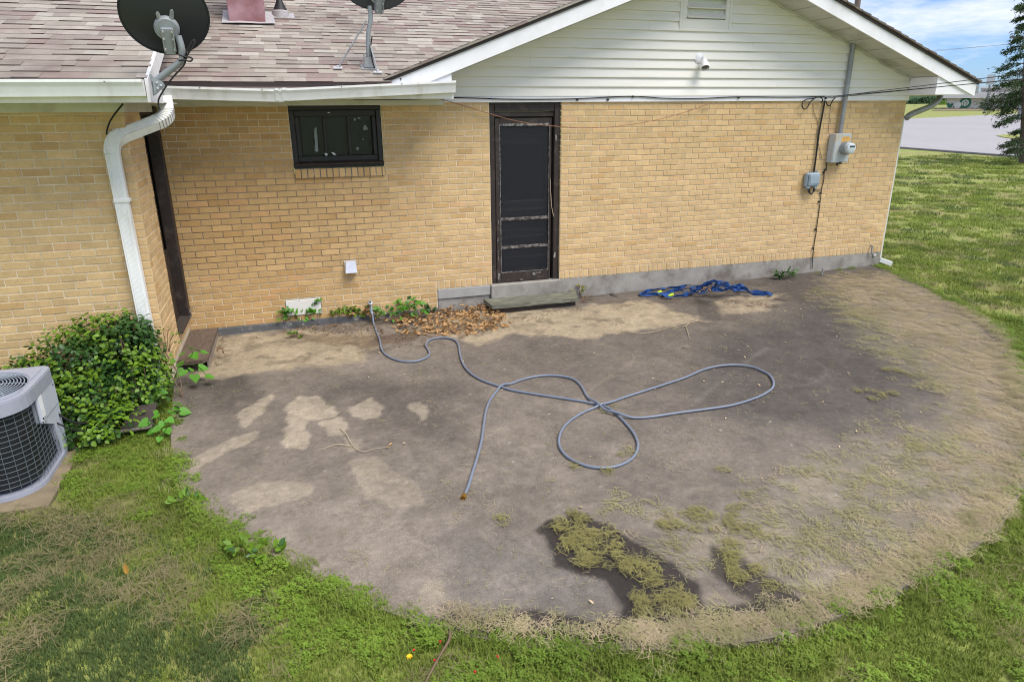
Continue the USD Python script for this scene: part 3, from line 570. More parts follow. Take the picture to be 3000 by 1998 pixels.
part('step_wall', 'white_paint', lambda m: m.prism([(-1.45, 2.15), (4.5, 2.15), (4.5, WZ(4.5)-.06), (-1.45, WZ(-1.45)-.06)], (-4.48, 0, 0), (0, 1, 0), (0, 0, 1), (.06, 0, 0)))
# fascias, soffits and gutters
part('fascia', 'gutter_paint', lambda m: m.box((-4.40, -.52, 2.195), (-1.44, -.50, 2.345)), label='fascia behind the long gutter'); part('fascia', 'gutter_paint', lambda m: m.box((XL, -2.05, 2.15), (-4.127, -2.03, 2.30)), label='fascia of the left wing')
part('drip_edge', 'drip_edge', lambda m: (m.box((-4.40, -.535, 2.318), (-2.13, -.521, 2.347)), m.box((XL, -2.066, 2.280), (-4.13, -2.051, 2.307))))
part('eave_soffit', 'soffit', lambda m: (m.box((-4.44, -.499, 2.200), (-1.441, -.021, 2.212)), m.box((XL, -2.029, 2.155), (-4.127, WY-.021, 2.164)), m.box((WX+.013, WY-.02, 2.155), (-4.127, -.52, 2.164))))
KP = [(-.0, -.115), (.075, -.115), (.082, -.09), (.098, -.045), (.118, -.02), (.118, 0), (.108, 0), (.106, -.018), (.07, -.1), (.006, -.108), (.006, 0), (0, 0)]
def gutter(m, x0, x1, z0, z1, yb):
    V = [(x, yb-a, z+b) for x, z in ((x0, z0), (x1, z1)) for a, b in KP]; n_ = len(KP)
    m.add(V, [[i, (i+1) % n_, n_+(i+1) % n_, n_+i] for i in range(n_)])
    for x, z in ((x0, z0), (x1, z1)): m.prism([(a, b) for a, b in KP[:6]+[(0, 0)]], (x-.001, yb, z), (0, -1, 0), (0, 0, 1), (.002, 0, 0))
GT = group_part(HOUSE, 'gutter', 'long white gutter over the back wall'); YG = -.521
part('trough', 'gutter_paint', lambda m: gutter(m, -4.22, -3.16, 2.314, 2.284, YG), GT); part('trough', 'gutter_paint', lambda m: gutter(m, -3.19, -1.435, 2.290, 2.372, YG-.003), GT)
part('joint_sleeve', 'gutter_paint', lambda m: (gutter(m, -3.235, -3.20, 2.296, 2.295, YG-.009), gutter(m, -3.17, -3.125, 2.297, 2.299, YG-.009)), GT, label='gutter joint sleeve')
part('screw', 'galvanised', lambda m: [m.cyl((x, YG-.116, z), (x, YG-.124, z), .006, 8) for x, z in ((-3.9, 2.302), (-3.35, 2.283), (-2.6, 2.310), (-2.0, 2.339))], GT)
GW = group_part(HOUSE, 'gutter', 'white gutter of the left wing')
part('trough', 'gutter_paint', lambda m: gutter(m, XL, -4.13, 2.290, 2.309, -2.052), GW); part('screw', 'galvanised', lambda m: [m.cyl((x, -2.165, 2.29), (x, -2.175, 2.29), .006, 8) for x in (-5.15, -4.37)], GW)
# downspout: corrugated rectangle swept along its run
def dprof(w, d, k=9):
    s = [(-w/2, -d/2)]
    for i in range(k*2+1): s.append((-w/2+w*(.12+.76*i/(k*2)), -d/2-(.0045 if i % 2 else 0)))
    return s+[(w/2, -d/2), (w/2, d/2), (-w/2, d/2)]
DS = group_part(HOUSE, 'downspout', 'white corrugated downspout on the left wing corner')
pA = onY(*T(0, 0, 1525, 915), -1.05); e1 = onY(*T(0, 0, 1545, 1085), -1.30); e2 = np.array([-4.548, -1.50, 1.868]); e3 = np.array([-4.535, -1.505, -.30])
def dsp(m, pts, w=.104, d=.074):
    P_ = np.asarray(pts, float); m_ = len(P_); V = []; pr = dprof(w, d); n_ = len(pr); tg = np.gradient(P_, axis=0)
    sd0 = np.array([1., 0, 0])
    for p, t in zip(P_, tg):
        t = unit(t); sd = unit(sd0-t*(sd0 @ t)) if abs(t[0]) < .93 else unit(np.cross(t, (0, 0, 1))); u_ = np.cross(t, sd); u_ = u_ if u_ @ np.array([.35, -1, .25]) < 0 else -u_
        V += [p+a*sd+b*u_ for a, b in pr]
    m.add(V, [[i*n_+j, i*n_+(j+1) % n_, (i+1)*n_+(j+1) % n_, (i+1)*n_+j] for i in range(m_-1) for j in range(n_)])
def elbow(a, b, c, l=.105, k=9): return [b+(a-b)/np.linalg.norm(a-b)*l*(1-t)**2+(c-b)/np.linalg.norm(c-b)*l*t*t for t in np.linspace(0, 1, k)]
E1, E2 = elbow(pA, e1, e2), elbow(e1, e2, e3)
part('spout_outlet', 'gutter_paint', lambda m: (dsp(m, [pA, E1[0]]), m.obox((pA+[pA[0]*0-.0, -.0, .0]+np.array([-4.19, -.58, 2.20]))/2, (np.array([-4.19, -.58, 2.20])-pA, (1, 0, .2), np.cross(np.array([-4.19, -.58, 2.20])-pA, (1, 0, .2))), (.27, .03, .018))), DS); part('spout_elbow', 'gutter_paint', lambda m: dsp(m, E1, .107, .077), DS)
def ribs(m, E, w):
    for p, t in zip(E[1:-1], np.gradient(np.array(E), axis=0)[1:-1]):
        t = unit(t); sd = np.array([1., 0, 0]) if abs(t[0]) < .9 else np.array([0, 1., 0]); sd = unit(sd-t*(sd @ t)); u_ = np.cross(t, sd)
        L = [p+a*sd+b*u_ for a, b in ((-w/2-.001, -.0405), (w/2+.001, -.0405), (w/2+.001, .0405), (-w/2-.001, .0405), (-w/2-.001, -.0405))]; m.tube(L, .0032, 4, caps=False)
part('spout_crimps', 'galvanised', lambda m: ribs(m, E1, .108), DS); part('spout_run', 'gutter_paint', lambda m: dsp(m, [E1[-1], E2[0]]), DS)
part('spout_elbow', 'gutter_paint', lambda m: dsp(m, E2, .107, .077), DS); part('spout_crimps', 'gutter_paint', lambda m: ribs(m, E2, .108), DS); part('spout_pipe', 'gutter_paint', lambda m: dsp(m, [E2[-1], e3]), DS)
part('spout_strap', 'gutter_paint', lambda m: m.rbox((-4.60, -1.55, 1.37), (-4.478, -1.452, 1.40), .004), DS)
DR = group_part(HOUSE, 'downspout', 'brown grey downspout behind the right corner')
rp = [onX(*T(3, 0, 1585, 870), 5.98), onX(*T(3, 0, 1560, 930), 5.93), onX(*T(3, 0, 1480, 985), 5.75), onX(*T(3, 0, 1330, 1045), 5.42), onX(*T(3, 0, 1272, 1085), 5.30)]
part('spout_elbow', 'galvanised', lambda m: m.tube(spline(rp, 5), .042, 10), DR, smooth=True)
part('spout_pipe', 'gutter_paint', lambda m: m.rbox((XR+.012, .03, -.15), (XR+.058, .09, 1.93), .01), DR); part('spout_shoe', 'gutter_paint', lambda m: m.obox((XR+.09, -.02, -.15), ((.8, -.5, -.3), (.5, .85, 0), (.25, -.15, .95)), (.09, .04, .03)), DR)
part('gutter', 'galvanised', lambda m: m.box((XE1+.005, YR+.03, 2.25), (XE1+.12, 8, 2.35)), label='end of the gutter at the right corner')
# high window
part('sill_mortar', 'footing', lambda m: m.box((WIN[0]+.004, -.0215, 1.384), (WIN[1]-.004, .05, 1.484)))
WN = group_part(HOUSE, 'window', 'dark high window with paper scraps behind its panes'); a, b, z0, z1 = WIN[0], WIN[1], 1.487, 2.143
m = MB()
for p, q_ in (((a, z0), (b, z0+.055)), ((a, z1-.05), (b, z1)), ((a, z0+.055), (a+.055, z1-.05)), ((b-.055, z0+.055), (b, z1-.05))): m.rbox((p[0], .012, p[1]), (q_[0], .12, q_[1]), .004)
for p, q_ in (((a+.056, z0+.056), (b-.056, z0+.125)), ((a+.056, z1-.115), (b-.056, z1-.051)), ((a+.056, z0+.126), (a+.10, z1-.116)), ((b-.10, z0+.126), (b-.056, z1-.116))): m.rbox((p[0], .045, p[1]), (q_[0], .11, q_[1]), .004)
emit(WN, 'frame', m, 'black_trim')
part('sill', 'brown_trim', lambda m: m.obox(((a+b)/2, .02, z0+.057), ((1, 0, 0), (0, -.95, -.3), (0, -.3, .95)), ((b-a)/2-.003, .05, .008)), WN)
wa, wb, n3 = a+.10, b-.10, 3
for i in (1, 2): xm = wa+(wb-wa)*i/3; part('mullion', 'black_trim', lambda m: m.rbox((xm-.012, .055, z0+.126), (xm+.012, .10, z1-.116), .003), WN)
for i in range(3): part('pane', 'glass', lambda m: m.box((wa+(wb-wa)*i/3+.013, .075, z0+.126), (wa+(wb-wa)*(i+1)/3-.013, .079, z1-.116)), WN)
part('dark_board', 'inner_dark', lambda m: m.box((a+.05, .16, z0), (b-.05, .18, z1)), WN)
wpt = lambda x, y: onY(*T(1, 0, x, y), .1)[[0, 2]]
def scrap(pts, y=.1): return lambda m: m.prism([tuple(onY(*T(1, 0, x, yy), y)[[0, 2]]) for x, yy in pts], (0, y, 0), UX, (0, 0, 1), (0, .004, 0))
for pts in ([(538, 1180), (555, 1172), (563, 1250), (572, 1390), (556, 1402), (540, 1385), (542, 1300), (534, 1250)], [(985, 1170), (1003, 1148), (1027, 1180), (1025, 1195), (985, 1200)], [(895, 1092), (920, 1095), (915, 1110), (900, 1112)], [(935, 1080), (958, 1082), (955, 1096), (935, 1094)], [(922, 1355), (945, 1358), (943, 1378), (922, 1378)], [(980, 1275), (990, 1275), (988, 1290), (980, 1290)]):
    part('paper_scrap', 'paper', scrap(pts), WN)
for pts in ([(628, 1408), (650, 1410), (662, 1425), (640, 1435)], [(690, 1400), (712, 1402), (740, 1425), (715, 1428)], [(658, 1033), (680, 1033), (680, 1041), (658, 1041)]): part('paint_chip', 'paper', scrap(pts, .04), WN)
# back door with a screen door
DO = group_part(HOUSE, 'back_door', 'dark brown back door behind a worn screen door'); zt = 2.162
m = MB(); m.rbox((DX0, .05, 0), (DX0+.075, .2, zt), .004); m.rbox((DX1-.075, .03, 0), (DX1-.004, .2, zt), .004); m.rbox((DX0+.076, .04, zt-.10), (DX1-.076, .2, zt), .004); m.rbox((DX0+.076, .06, zt-.16), (DX1-.076, .2, zt-.101), .004); emit(DO, 'frame', m, 'brown_trim')
s0, s1, zb, zu = DX0+.078, DX1-.11, .01, 1.985; ys = .04
m = MB(); m.rbox((s0, ys, zb), (s0+.055, ys+.03, zu), .003); m.rbox((s1-.03, ys, zb), (s1, ys+.03, zu), .003); m.rbox((s0+.056, ys, zu-.06), (s1-.031, ys+.03, zu), .003); m.rbox((s0+.056, ys, zb), (s1-.031, ys+.03, zb+.125), .003)
emit(DO, 'screen_frame', m, 'brown_trim')
for z in (.80, .45): part('screen_rail', 'worn_rail', lambda m: m.rbox((s0+.056, ys+.001, z-.018), (s1-.031, ys+.028, z+.018), .004), DO, label='screen door rail with peeling white paint')
part('worn_strip', 'worn_edge', lambda m: (m.box((s0+.053, ys-.003, zb+.13), (s0+.060, ys+.002, zu-.06)), m.box((s1-.034, ys-.003, zb+.13), (s1-.029, ys+.002, zu-.06)), m.box((s0+.06, ys-.003, zu-.085), (s1-.034, ys+.002, zu-.058)), m.box((s0+.06, ys-.003, zb+.120), (s1-.034, ys+.002, zb+.128))), DO)
for z0_, z1_ in ((zb+.125, .432), (.468, .782), (.818, zu-.06)): part('screen_mesh', 'screen', lambda m: m.box((s0+.056, ys+.014, z0_), (s1-.031, ys+.016, z1_)), DO)
part('door_leaf', 'inner_door', lambda m: m.rbox((DX0+.076, .15, 0), (DX1-.076, .19, zt-.16), .003), DO)
m = MB()
for z in (.13, .30, .56, .64, .90, 1.0, 1.72, 1.8): m.rbox((DX0+.15, .138, z-.012), (DX1-.16, .149, z+.012), .004)
emit(DO, 'door_moulding', m, 'brown_trim'); part('door_pane', 'glass', lambda m: m.box((DX0+.16, .140, 1.03), (DX1-.17, .144, 1.68)), DO); part('hinge', 'worn_edge', lambda m: [m.rbox((DX1-.07, .022, z), (DX1-.045, .03, z+.07), .003) for z in (1.72, .28)], DO)
part('paint_flake', 'worn_edge', lambda m: [m.rbox((x, ys-.004, z), (x+w, ys-.0005, z+hh), .001) for x, z, w, hh in ((-.35, .075, .05, .03), (-.30, .09, .06, .018), (-.52, .02, .05, .012), (s0+.02, .3, .006, .12), (s0+.01, .52, .012, .06), (s0+.022, .75, .01, .05), (s0+.035, .98, .02, .02), (s0+.03, 1.2, .005, .1), (s0+.008, .05, .03, .08))], DO)
# side door in the return wall
SD = group_part(HOUSE, 'side_door', 'dark side door in the return wall of the wing')
m = MB(); m.rbox((WX-.10, -.75, -.03), (WX-.005, -.69, 2.14), .004); m.rbox((WX-.10, -.155, -.03), (WX+.035, -.03, 2.14), .004); m.rbox((WX-.10, -.689, 2.06), (WX-.005, -.156, 2.14), .004); emit(SD, 'frame', m, 'brown_trim')
part('door_leaf', 'brown_trim', lambda m: m.rbox((WX-.09, -.688, -.02), (WX-.06, -.157, 2.058), .003), SD); part('door_pane', 'glass', lambda m: m.box((WX-.058, -.64, .75), (WX-.054, -.25, 1.9)), SD)
part('glazing_bead', 'galvanised', lambda m: m.rbox((WX-.06, -.66, .72), (WX-.045, -.62, 1.92), .004), SD); part('sill', 'wood_dark', lambda m: m.obox((WX-.02, -.41, -.03), ((1, 0, -.12), (0, 1, 0), (.12, 0, 1)), (.06, .33, .012)), SD)
part('sill_end', 'worn_edge', lambda m: m.rbox((WX-.01, -.13, -.06), (WX+.045, -.05, .03), .008), SD)
# hatch and dryer vent
part('crawl_hatch', 'hatch', lambda m: m.rbox((HATCH[0]+.006, -.012, HATCH[2]+.006), (HATCH[1]-.006, .03, HATCH[3]-.006), .003), label='whitewashed crawl space hatch low in the back wall')
part('vent_flap', 'bare_metal', lambda m: m.add([(x, y, z) for x, y, z in ((-2.690, -.02, .428), (-2.552, -.02, .432), (-2.668, -.055, .428), (-2.566, -.055, .432), (-2.686, -.09, .302), (-2.556, -.09, .302), (-2.692, -.004, .296), (-2.548, -.004, .296), (-2.692, -.004, .436), (-2.548, -.004, .438))], [[2, 4, 5, 3], [0, 2, 3, 1], [0, 6, 4, 2], [1, 3, 5, 7], [4, 6, 7, 5], [8, 0, 1, 9], [8, 6, 0, 0], [9, 1, 7, 7]]), label='shiny metal dryer vent hood on the back wall')
# chimney and vent pipe on the main roof
def zmain(y): return MAIN0[2]+S*(y-MAIN0[1])
CH = group_part(HOUSE, 'chimney', 'red painted metal chimney box on the main roof')
part('chimney_shaft', 'red_metal', lambda m: m.rbox((-3.68, 1.42, zmain(1.4)-.2), (-3.27, 1.85, 4.6), .006), CH)
part('flashing', 'lead', lambda m: m.add([(x, y, zmain(y)+.022+dz) for x, y, dz in ((-3.76, 1.36, -.0), (-3.55, 1.34, .012), (-3.35, 1.36, .004), (-3.16, 1.36, .01), (-3.18, 1.9, .0), (-3.76, 1.9, 0))], [[0, 1, 5, 5], [1, 2, 4, 5], [2, 3, 4, 4]]), CH)
VP = group_part(HOUSE, 'vent_pipe', 'grey vent pipe with a white flashing collar')
zp = zmain(1.78); part('pipe', 'galvanised', lambda m: m.cyl((-3.085, 1.80, zp-.1), (-3.10, 1.80, zp+.9), .032, 14), VP, smooth=40); part('boot', 'black_rubber', lambda m: m.lathe([(.088, .068), (.05, .15), (.034, .19)], (-3.085, 1.80, zp), (0, 0, 1)), VP, smooth=40); part('collar', 'lead', lambda m: (m.lathe([(.105, -.04), (.10, .06), (.09, .07)], (-3.085, 1.80, zp), (0, 0, 1)), m.obox((-3.085, 1.80, zp+.015), ((1, 0, 0), sl, sn), (.16, .12, .004))), VP, smooth=40)
# ------------------------------------------------------------------ things fixed to the house
def normed(a, b, c): return unit(np.cross(np.asarray(b)-a, np.asarray(c)-a))
def dish(name, label, ctr, axis, w, h_, mat, mast, foot, fn, struts=()):
    t = thing(name, label, 'satellite dish', mast[0]); ctr = np.asarray(ctr, float); ax = unit(axis); e1 = unit(np.cross(ax, (0, 0, 1))); e2 = np.cross(e1, ax)
    m = MB(); n_, rr = 48, np.linspace(0, 1, 10); V = []
    for side in (0, .006):
        for r in rr:
            for k in range(n_):
                q_ = 2*math.pi*k/n_; V.append(ctr+e1*r*w/2*math.cos(q_)+e2*r*h_/2*math.sin(q_)-ax*(.065*(1-r*r)-side))
    V = np.array(V); F = []
    for s_ in (0, 1):
        o = s_*10*n_
        for i in range(9):
            for k in range(n_): F.append([o+i*n_+k, o+i*n_+(k+1) % n_, o+(i+1)*n_+(k+1) % n_, o+(i+1)*n_+k][::1 if s_ else -1])
    m.add(V, F); emit(t, 'reflector', m, mat, smooth=True)
    m = MB(); m.tube([ctr+e1*w/2*math.cos(a)+e2*h_/2*math.sin(a) for a in np.linspace(0, 2*math.pi, 49)], .007, 6, caps=False); emit(t, 'rim', m, mat, smooth=True)
    m = MB(); m.tube(spline(mast, 5), .024, 14); emit(t, 'mast', m, 'grey_steel', smooth=50)
    bc = ctr-ax*.075+e2*fn
    m = MB(); m.lathe([(.012, 0), (.07, .004), (.085, .03), (.085, .045)], bc-ax*.03, ax, 20); m.obox(bc-ax*.045-e2*.07, (e1, e2, ax), (.034, .085, .03)); emit(t, 'bracket', m, 'grey_steel', smooth=30)
    m = MB()
    for a, b in ((-.045, .10), (.05, .12)): m.tube([bc+e1*a*.6+e2*.02, bc+e1*a+e2*b], [.02, .013], 8); m.cyl(bc+e1*a+e2*b-ax*.02, bc+e1*a+e2*b+ax*.01, .009, 8)
    for a in (-.036, .036): m.obox(bc-ax*.05-e2*.06+e1*a, (e1, e2, ax), (.004, .075, .04))
    emit(t, 'bracket_arm', m, 'galvanised')
    m = MB()
    for a in (-.03, .03):
        for b in (-.12, -.05, .0): m.cyl(bc-ax*.05+e1*a+e2*b-ax*.02, bc+e1*a+e2*b-ax*.09, .006, 6)
    emit(t, 'bolts', m, 'bare_metal'); foot(t)
    for a, b in struts:
        m = MB(); m.tube([a, b], .009, 8); emit(t, 'strut', m, 'galvanised'); m = MB(); m.obox(np.asarray(b)+sn*.006, (UX, sl, sn), (.045, .022, .005)); m.cyl(b, np.asarray(b)+sn*.03, .012, 8); emit(t, 'strut_foot', m, 'bare_metal')
    return t
f1 = np.array([-4.055, -2.13, 2.285]); b1 = onY(*T(0, 0, 1668, 560), -2.16); c1 = onY(*T(0, 0, 1665, 430), -2.18)
def foot1(t):
    m = MB(); m.prism([tuple(onY(*T(0, 0, x, y), -2.12)[[0, 2]]) for x, y in ((1372, 682), (1392, 690), (1410, 712), (1500, 752), (1520, 790), (1490, 820), (1432, 872), (1408, 886), (1398, 800))], (0, -2.12, 0), UX, (0, 0, 1), (0, -.006, 0)); m.prism([tuple(onY(*T(0, 0, x, y), -2.12)[[0, 2]]) for x, y in ((1410, 712), (1500, 752), (1520, 790), (1490, 820), (1432, 872))], (0, -2.17, 0), UX, (0, 0, 1), (0, -.006, 0)); emit(t, 'foot_plate', m, 'grey_steel')
    m = MB(); [m.cyl(onY(*T(0, 0, x, y), -2.165), onY(*T(0, 0, x, y), -2.19), .007, 8) for x, y in ((1440, 760), (1478, 785), (1448, 812))]; emit(t, 'bolts', m, 'bare_metal')
    for off, path in ((0, [(1690, 540), (1720, 470), (1765, 385), (1782, 372), (1788, 400), (1760, 450), (1715, 520), (1690, 600), (1600, 700), (1530, 790), (1480, 870), (1455, 930), (1460, 1010)]), (1, [(1640, 505), (1700, 525), (1750, 530), (1768, 548), (1745, 566), (1690, 555), (1640, 560)])):
        m = MB(); m.tube(spline([onY(*T(0, 0, x, y), -2.20-.01*off) for x, y in path], 5), .0065, 6); emit(t, 'cable', m, 'black_rubber', smooth=True)
dish('satellite_dish', 'black satellite dish on a bent grey mast at the left gutter corner', onY(*T(0, 0, 1514, 136), -2.12), (-.10, .90, .34), .585, .54, 'dish_black', [f1, f1+(b1-f1)*.5, b1, (b1+c1)/2+[.004, 0, 0], c1, c1+[-.01, .0, .07]], foot1, -.075)
f2 = np.array([-2.257, -.114, zmain(-.114)+.03]); y2 = -.12
def foot2(t):
    m = MB(); m.obox(f2-sn*.02, (UX, sl, sn), (.085, .075, .006)); m.prism([(-.055, 0), (.055, 0), (.035, .10), (-.035, .10)], f2+[0, -.035, -.02], UX, (0, 0, 1), (0, .006, 0)); m.obox(f2+[-.045, 0, .05], np.eye(3), (.004, .03, .07)); m.obox(f2+[.045, 0, .05], np.eye(3), (.004, .03, .07)); emit(t, 'foot_plate', m, 'galvanised')
    m = MB(); m.tube(spline([onY(*T(1, 0, x, y), y2-.03) for x, y in ((1065, 340), (1055, 440), (1065, 540), (1085, 610), (1110, 665))]+[R for R in [np.array([-2.06, -.36, zmain(-.36)+.02]), np.array([-1.98, -.49, zmain(-.49)+.02])]], 5), .007, 6); emit(t, 'cable', m, 'black_rubber', smooth=True)
tp = onY(*T(1, 0, 1045, 60), y2); sa = onY(*T(1, 0, 1012, 195), y2)
dish('satellite_dish', 'dark grey satellite dish on a straight strutted mast in the middle of the roof', onY(*T(1, 0, 1110, -190), y2-.02), (-.12, .86, .40), .78, .60, 'dish_grey', [f2, f2*.5+tp*.5+[-.012, 0, 0], tp-[0, 0, .12], tp], foot2, -.14, [(sa, np.array([-2.586, -.174, zmain(-.174)+.02])), (f2+[.02, 0, .25], np.array([-2.19, -.30, zmain(-.30)+.02]))])

MT = thing('electric_meter', 'grey electric meter box with round dial and conduit on the right wall', 'electric meter', (4.1, 0, 1.35)); Y0 = -.003
m = MB(); m.rbox((3.975, -.115, 1.352), (4.255, Y0, 1.738), .006); emit(MT, 'box', m, 'meter_grey')
m = MB(); m.rbox((3.985, -.121, 1.36), (4.248, -.1155, 1.728), .004); emit(MT, 'cover', m, 'meter_grey')
m = MB(); m.lathe([(.088, 0), (.088, .07), (.08, .085), (.072, .09)], (4.155, -.121, 1.548), (0, -1, 0), 28); emit(MT, 'meter_ring', m, 'grey_steel', smooth=30)
m = MB(); m.lathe([(.074, .07), (.07, .13), (.05, .142), (0, .145)], (4.155, -.121, 1.548), (0, -1, 0), 28); emit(MT, 'dial', m, 'lens', smooth=30)
m = MB(); m.box((4.115, -.27, 1.565), (4.195, -.262, 1.585)); emit(MT, 'display', m, 'lcd')
m = MB(); m.prism([(4.09, 1.60), (4.21, 1.60), (4.235, 1.685), (4.2, 1.70), (4.12, 1.70), (4.085, 1.68)], (0, -.1213, 0), UX, (0, 0, 1), (0, -.0008, 0)); emit(MT, 'rust_stain', m, 'rust')
m = MB(); m.tube([(4.105, -.055, 1.735), (4.115, -.055, 2.30), (4.12, -.055, 2.905)], .030, 14); m.tube([(4.105, -.055, 1.735), (4.1055, -.055, 1.765)], .036, 14); emit(MT, 'conduit', m, 'galvanised', smooth=50)
m = MB(); m.rbox((4.10, -.125, 1.335), (4.15, -.06, 1.365), .006); m.tube([(4.13, -.06, 1.355), (4.13, -.055, 1.31)], .012, 8); emit(MT, 'hasp', m, 'black_trim')
TB = thing('telephone_box', 'small blue grey telephone junction box left of the electric meter', 'junction box', (3.73, 0, 1.0))
m = MB(); m.rbox((3.635, -.075, 1.035), (3.845, Y0, 1.222), .012); emit(TB, 'back_box', m, 'box_blue'); m = MB(); m.rbox((3.655, -.098, 1.05), (3.84, -.074, 1.216), .014); m.rbox((3.672, -.104, 1.075), (3.825, -.097, 1.19), .008); emit(TB, 'lid', m, 'box_blue')
m = MB(); [m.rbox((x, -.085, 1.012), (x+.05, -.03, 1.036), .006) for x in (3.65, 3.775)]; emit(TB, 'clip', m, 'box_blue'); m = MB(); [m.cyl((x, -.04, 1.22), (x, -.04, 1.25), .012, 8) for x in (3.70, 3.79, 3.815)]; emit(TB, 'gland', m, 'galvanised')
m = MB(); [m.tube(spline([(3.69+d, -.05, 1.03), (3.70+d, -.06, .965), (3.75, -.065, .945-d), (3.80-d, -.06, .975), (3.805-d, -.05, 1.035)], 6), .007, 6) for d in (0, .02)]; emit(TB, 'cable_loop', m, 'black_rubber', smooth=True)
m = MB()
def wallwire(pts, r, y=-.02, nn=5): return spline([onY(*p, y) for p in pts], nn)
A6 = lambda x, y: (2100+x/3.92, 280+y/3.92); B6 = lambda x, y: (2100+x/3.92, 560+y/3.92)
def wire(name, label, paths, mat, r, clips=()):
    P0 = np.asarray(paths[0][0]); t = thing(name, label, 'cable', P0)
    for p in paths:
        m = MB(); m.tube(p, r, 6); emit(t, 'wire', m, mat, smooth=True)
    if len(clips):
        m = MB(); [m.rbox(np.asarray(c)-[.014, .012, .012], np.asarray(c)+[.014, .012, .012], .004) for c in clips]; emit(t, 'clips', m, 'black_rubber')
    return t
wire('utility_cable', 'black cables dropping from the eave wires to the telephone box', [wallwire([A6(*p) for p in ((1245, 60), (1220, 200), (1180, 420), (1150, 650), (1120, 880))], 0), wallwire([A6(*p) for p in ((1240, 60), (1210, 220), (1165, 460), (1138, 690), (1110, 885))], 0, -.03), wallwire([A6(*p) for p in ((1255, 70), (1270, 110), (1300, 118), (1330, 60), (1360, 30))], 0, -.05), wallwire([A6(*p) for p in ((1200, 85), (1215, 45), (1160, 20), (1080, 70), (1040, 140), (1010, 160), (985, 140), (985, 80), (1040, 45), (1110, 38), (1150, 15))], 0, -.05)], 'black_rubber', .007)
wire('ground_wire', 'thin black ground wire clipped down the wall below the meter', [wallwire([A6(*p) for p in ((1255, 765), (1262, 830), (1235, 870), (1228, 980), (1205, 1070), (1192, 1180), (1170, 1360), (1150, 1500))]+[B6(*p) for p in ((1142, 480), (1120, 600), (1105, 740), (1098, 800), (1095, 890))], 0, -.012), wallwire([A6(*p) for p in ((1110, 1085), (1192, 1090))], 0, -.012, 3)], 'black_rubber', .0055, [onY(*p, -.012) for p in (A6(1250, 855), A6(1228, 885), A6(1192, 1122), A6(1176, 1220), B6(1135, 440), B6(1107, 655))])
wire('bare_wire', 'thin rusty wire running up the wall beside the conduit', [wallwire([A6(*p) for p in ((1308, 110), (1295, 260), (1280, 430))], 0, -.012), wallwire([A6(*p) for p in ((1105, 90), (1110, 180), (1150, 280), (1165, 380), (1155, 470), (1175, 590), (1205, 720))], 0, -.01)], 'twig', .003)
wire('eave_cable', 'long black cable stapled along the white board above the brick', [spline([onY(*p, -.032) for p in [T(1, 0, 900, 915), T(1, 0, 1400, 915), T(1, 0, 1800, 900), T(1, 0, 2352, 915), T(2, 0, 500, 912), T(2, 0, 800, 900), T(2, 0, 1100, 888), T(2, 0, 1400, 905), T(2, 0, 1700, 908), T(2, 0, 2080, 893), T(3, 0, 200, 895), T(3, 0, 520, 888)]], 5)], 'black_rubber', .0065, [onY(*T(2, 0, x, y), -.03) for x, y in ((600, 918), (880, 918), (1110, 890), (2083, 898))])
wire('hanging_wire', 'thin copper coloured wire sagging across the door and the brick', [spline([onY(*p, -.05) for p in [T(1, 0, 1690, 912), T(1, 0, 1830, 950), T(1, 0, 2140, 1045), T(2, 0, 0, 1105), T(2, 0, 220, 1145), T(2, 0, 457, 1167), T(2, 0, 700, 1178), T(2, 0, 950, 1165), T(2, 0, 1300, 1110), T(2, 0, 1600, 1030), T(2, 0, 1850, 940)]], 5)], 'copper_wire', .0042)
wire('door_wire', 'short loose pale wire hanging beside the screen door', [spline([onY(*(1100+x/3.92, 280+y/3.92), .02) for x, y in ((2005, 960), (2012, 1100), (2020, 1250), (2035, 1340), (2048, 1390))], 5)], 'leaf_pale', .0035)
def sline(a, b, sag, n_=24): return [np.asarray(a)*(1-t)+np.asarray(b)*t-np.array([0, 0, 4*sag*t*(1-t)]) for t in np.linspace(0, 1, n_)]
def service(p0, p1, far=5):
    a = onY(*p0, -.06); b = onY(*p1, -1.15); return sline(a, a+(b-a)*far, .0)
wire('service_cable', 'black overhead service cables running from the wall past the right eave', [service(T(3, 0, 480, 898), (3000, 233)), service(T(3, 0, 530, 905), (3000, 231)), service(T(3, 0, 600, 890), (3000, 216))], 'black_rubber', .0055, [onY(*T(3, 0, 530, 905), -.03)])
FL = thing('floodlight', 'round white floodlight on the white gable siding', 'floodlight', onY(*T(2, 0, 1725, 540)))
q0 = onY(*T(2, 0, 1722, 540), -.012)
m = MB(); m.lathe([(.0, .03), (.04, .028), (.062, .014), (.066, 0)], q0, (0, -1, 0), 24); emit(FL, 'base', m, 'white_paint', smooth=40)
qa, qb = q0+[.03, -.04, .015], onY(*T(2, 0, 1775, 628), -.15)
m = MB(); d_ = unit(qb-qa); m.lathe([(.0, -.012), (.028, -.006), (.036, .02), (.046, .05), (.053, .09), (.054, .125), (.048, .125), (.046, .10)], qb-d_*.125, d_, 24); emit(FL, 'shade', m, 'white_paint', smooth=40)
m = MB(); m.lathe([(.046, 0), (.035, .014), (0, .02)], qb-d_*.03, d_, 20); emit(FL, 'bulb', m, 'lamp_glass', smooth=40); m = MB(); m.tube([q0+[.005, -.02, 0], qa], .013, 10); emit(FL, 'knuckle', m, 'white_paint', smooth=40)
wire('soffit_cable', 'short black cable drooping from the wing soffit to the downspout bend', [spline([onY(*T(0, 0, x, y), -1.50) for x, y in ((1132, 955), (1070, 1030), (1015, 1110), (985, 1190), (980, 1240))], 5)], 'black_rubber', .007)
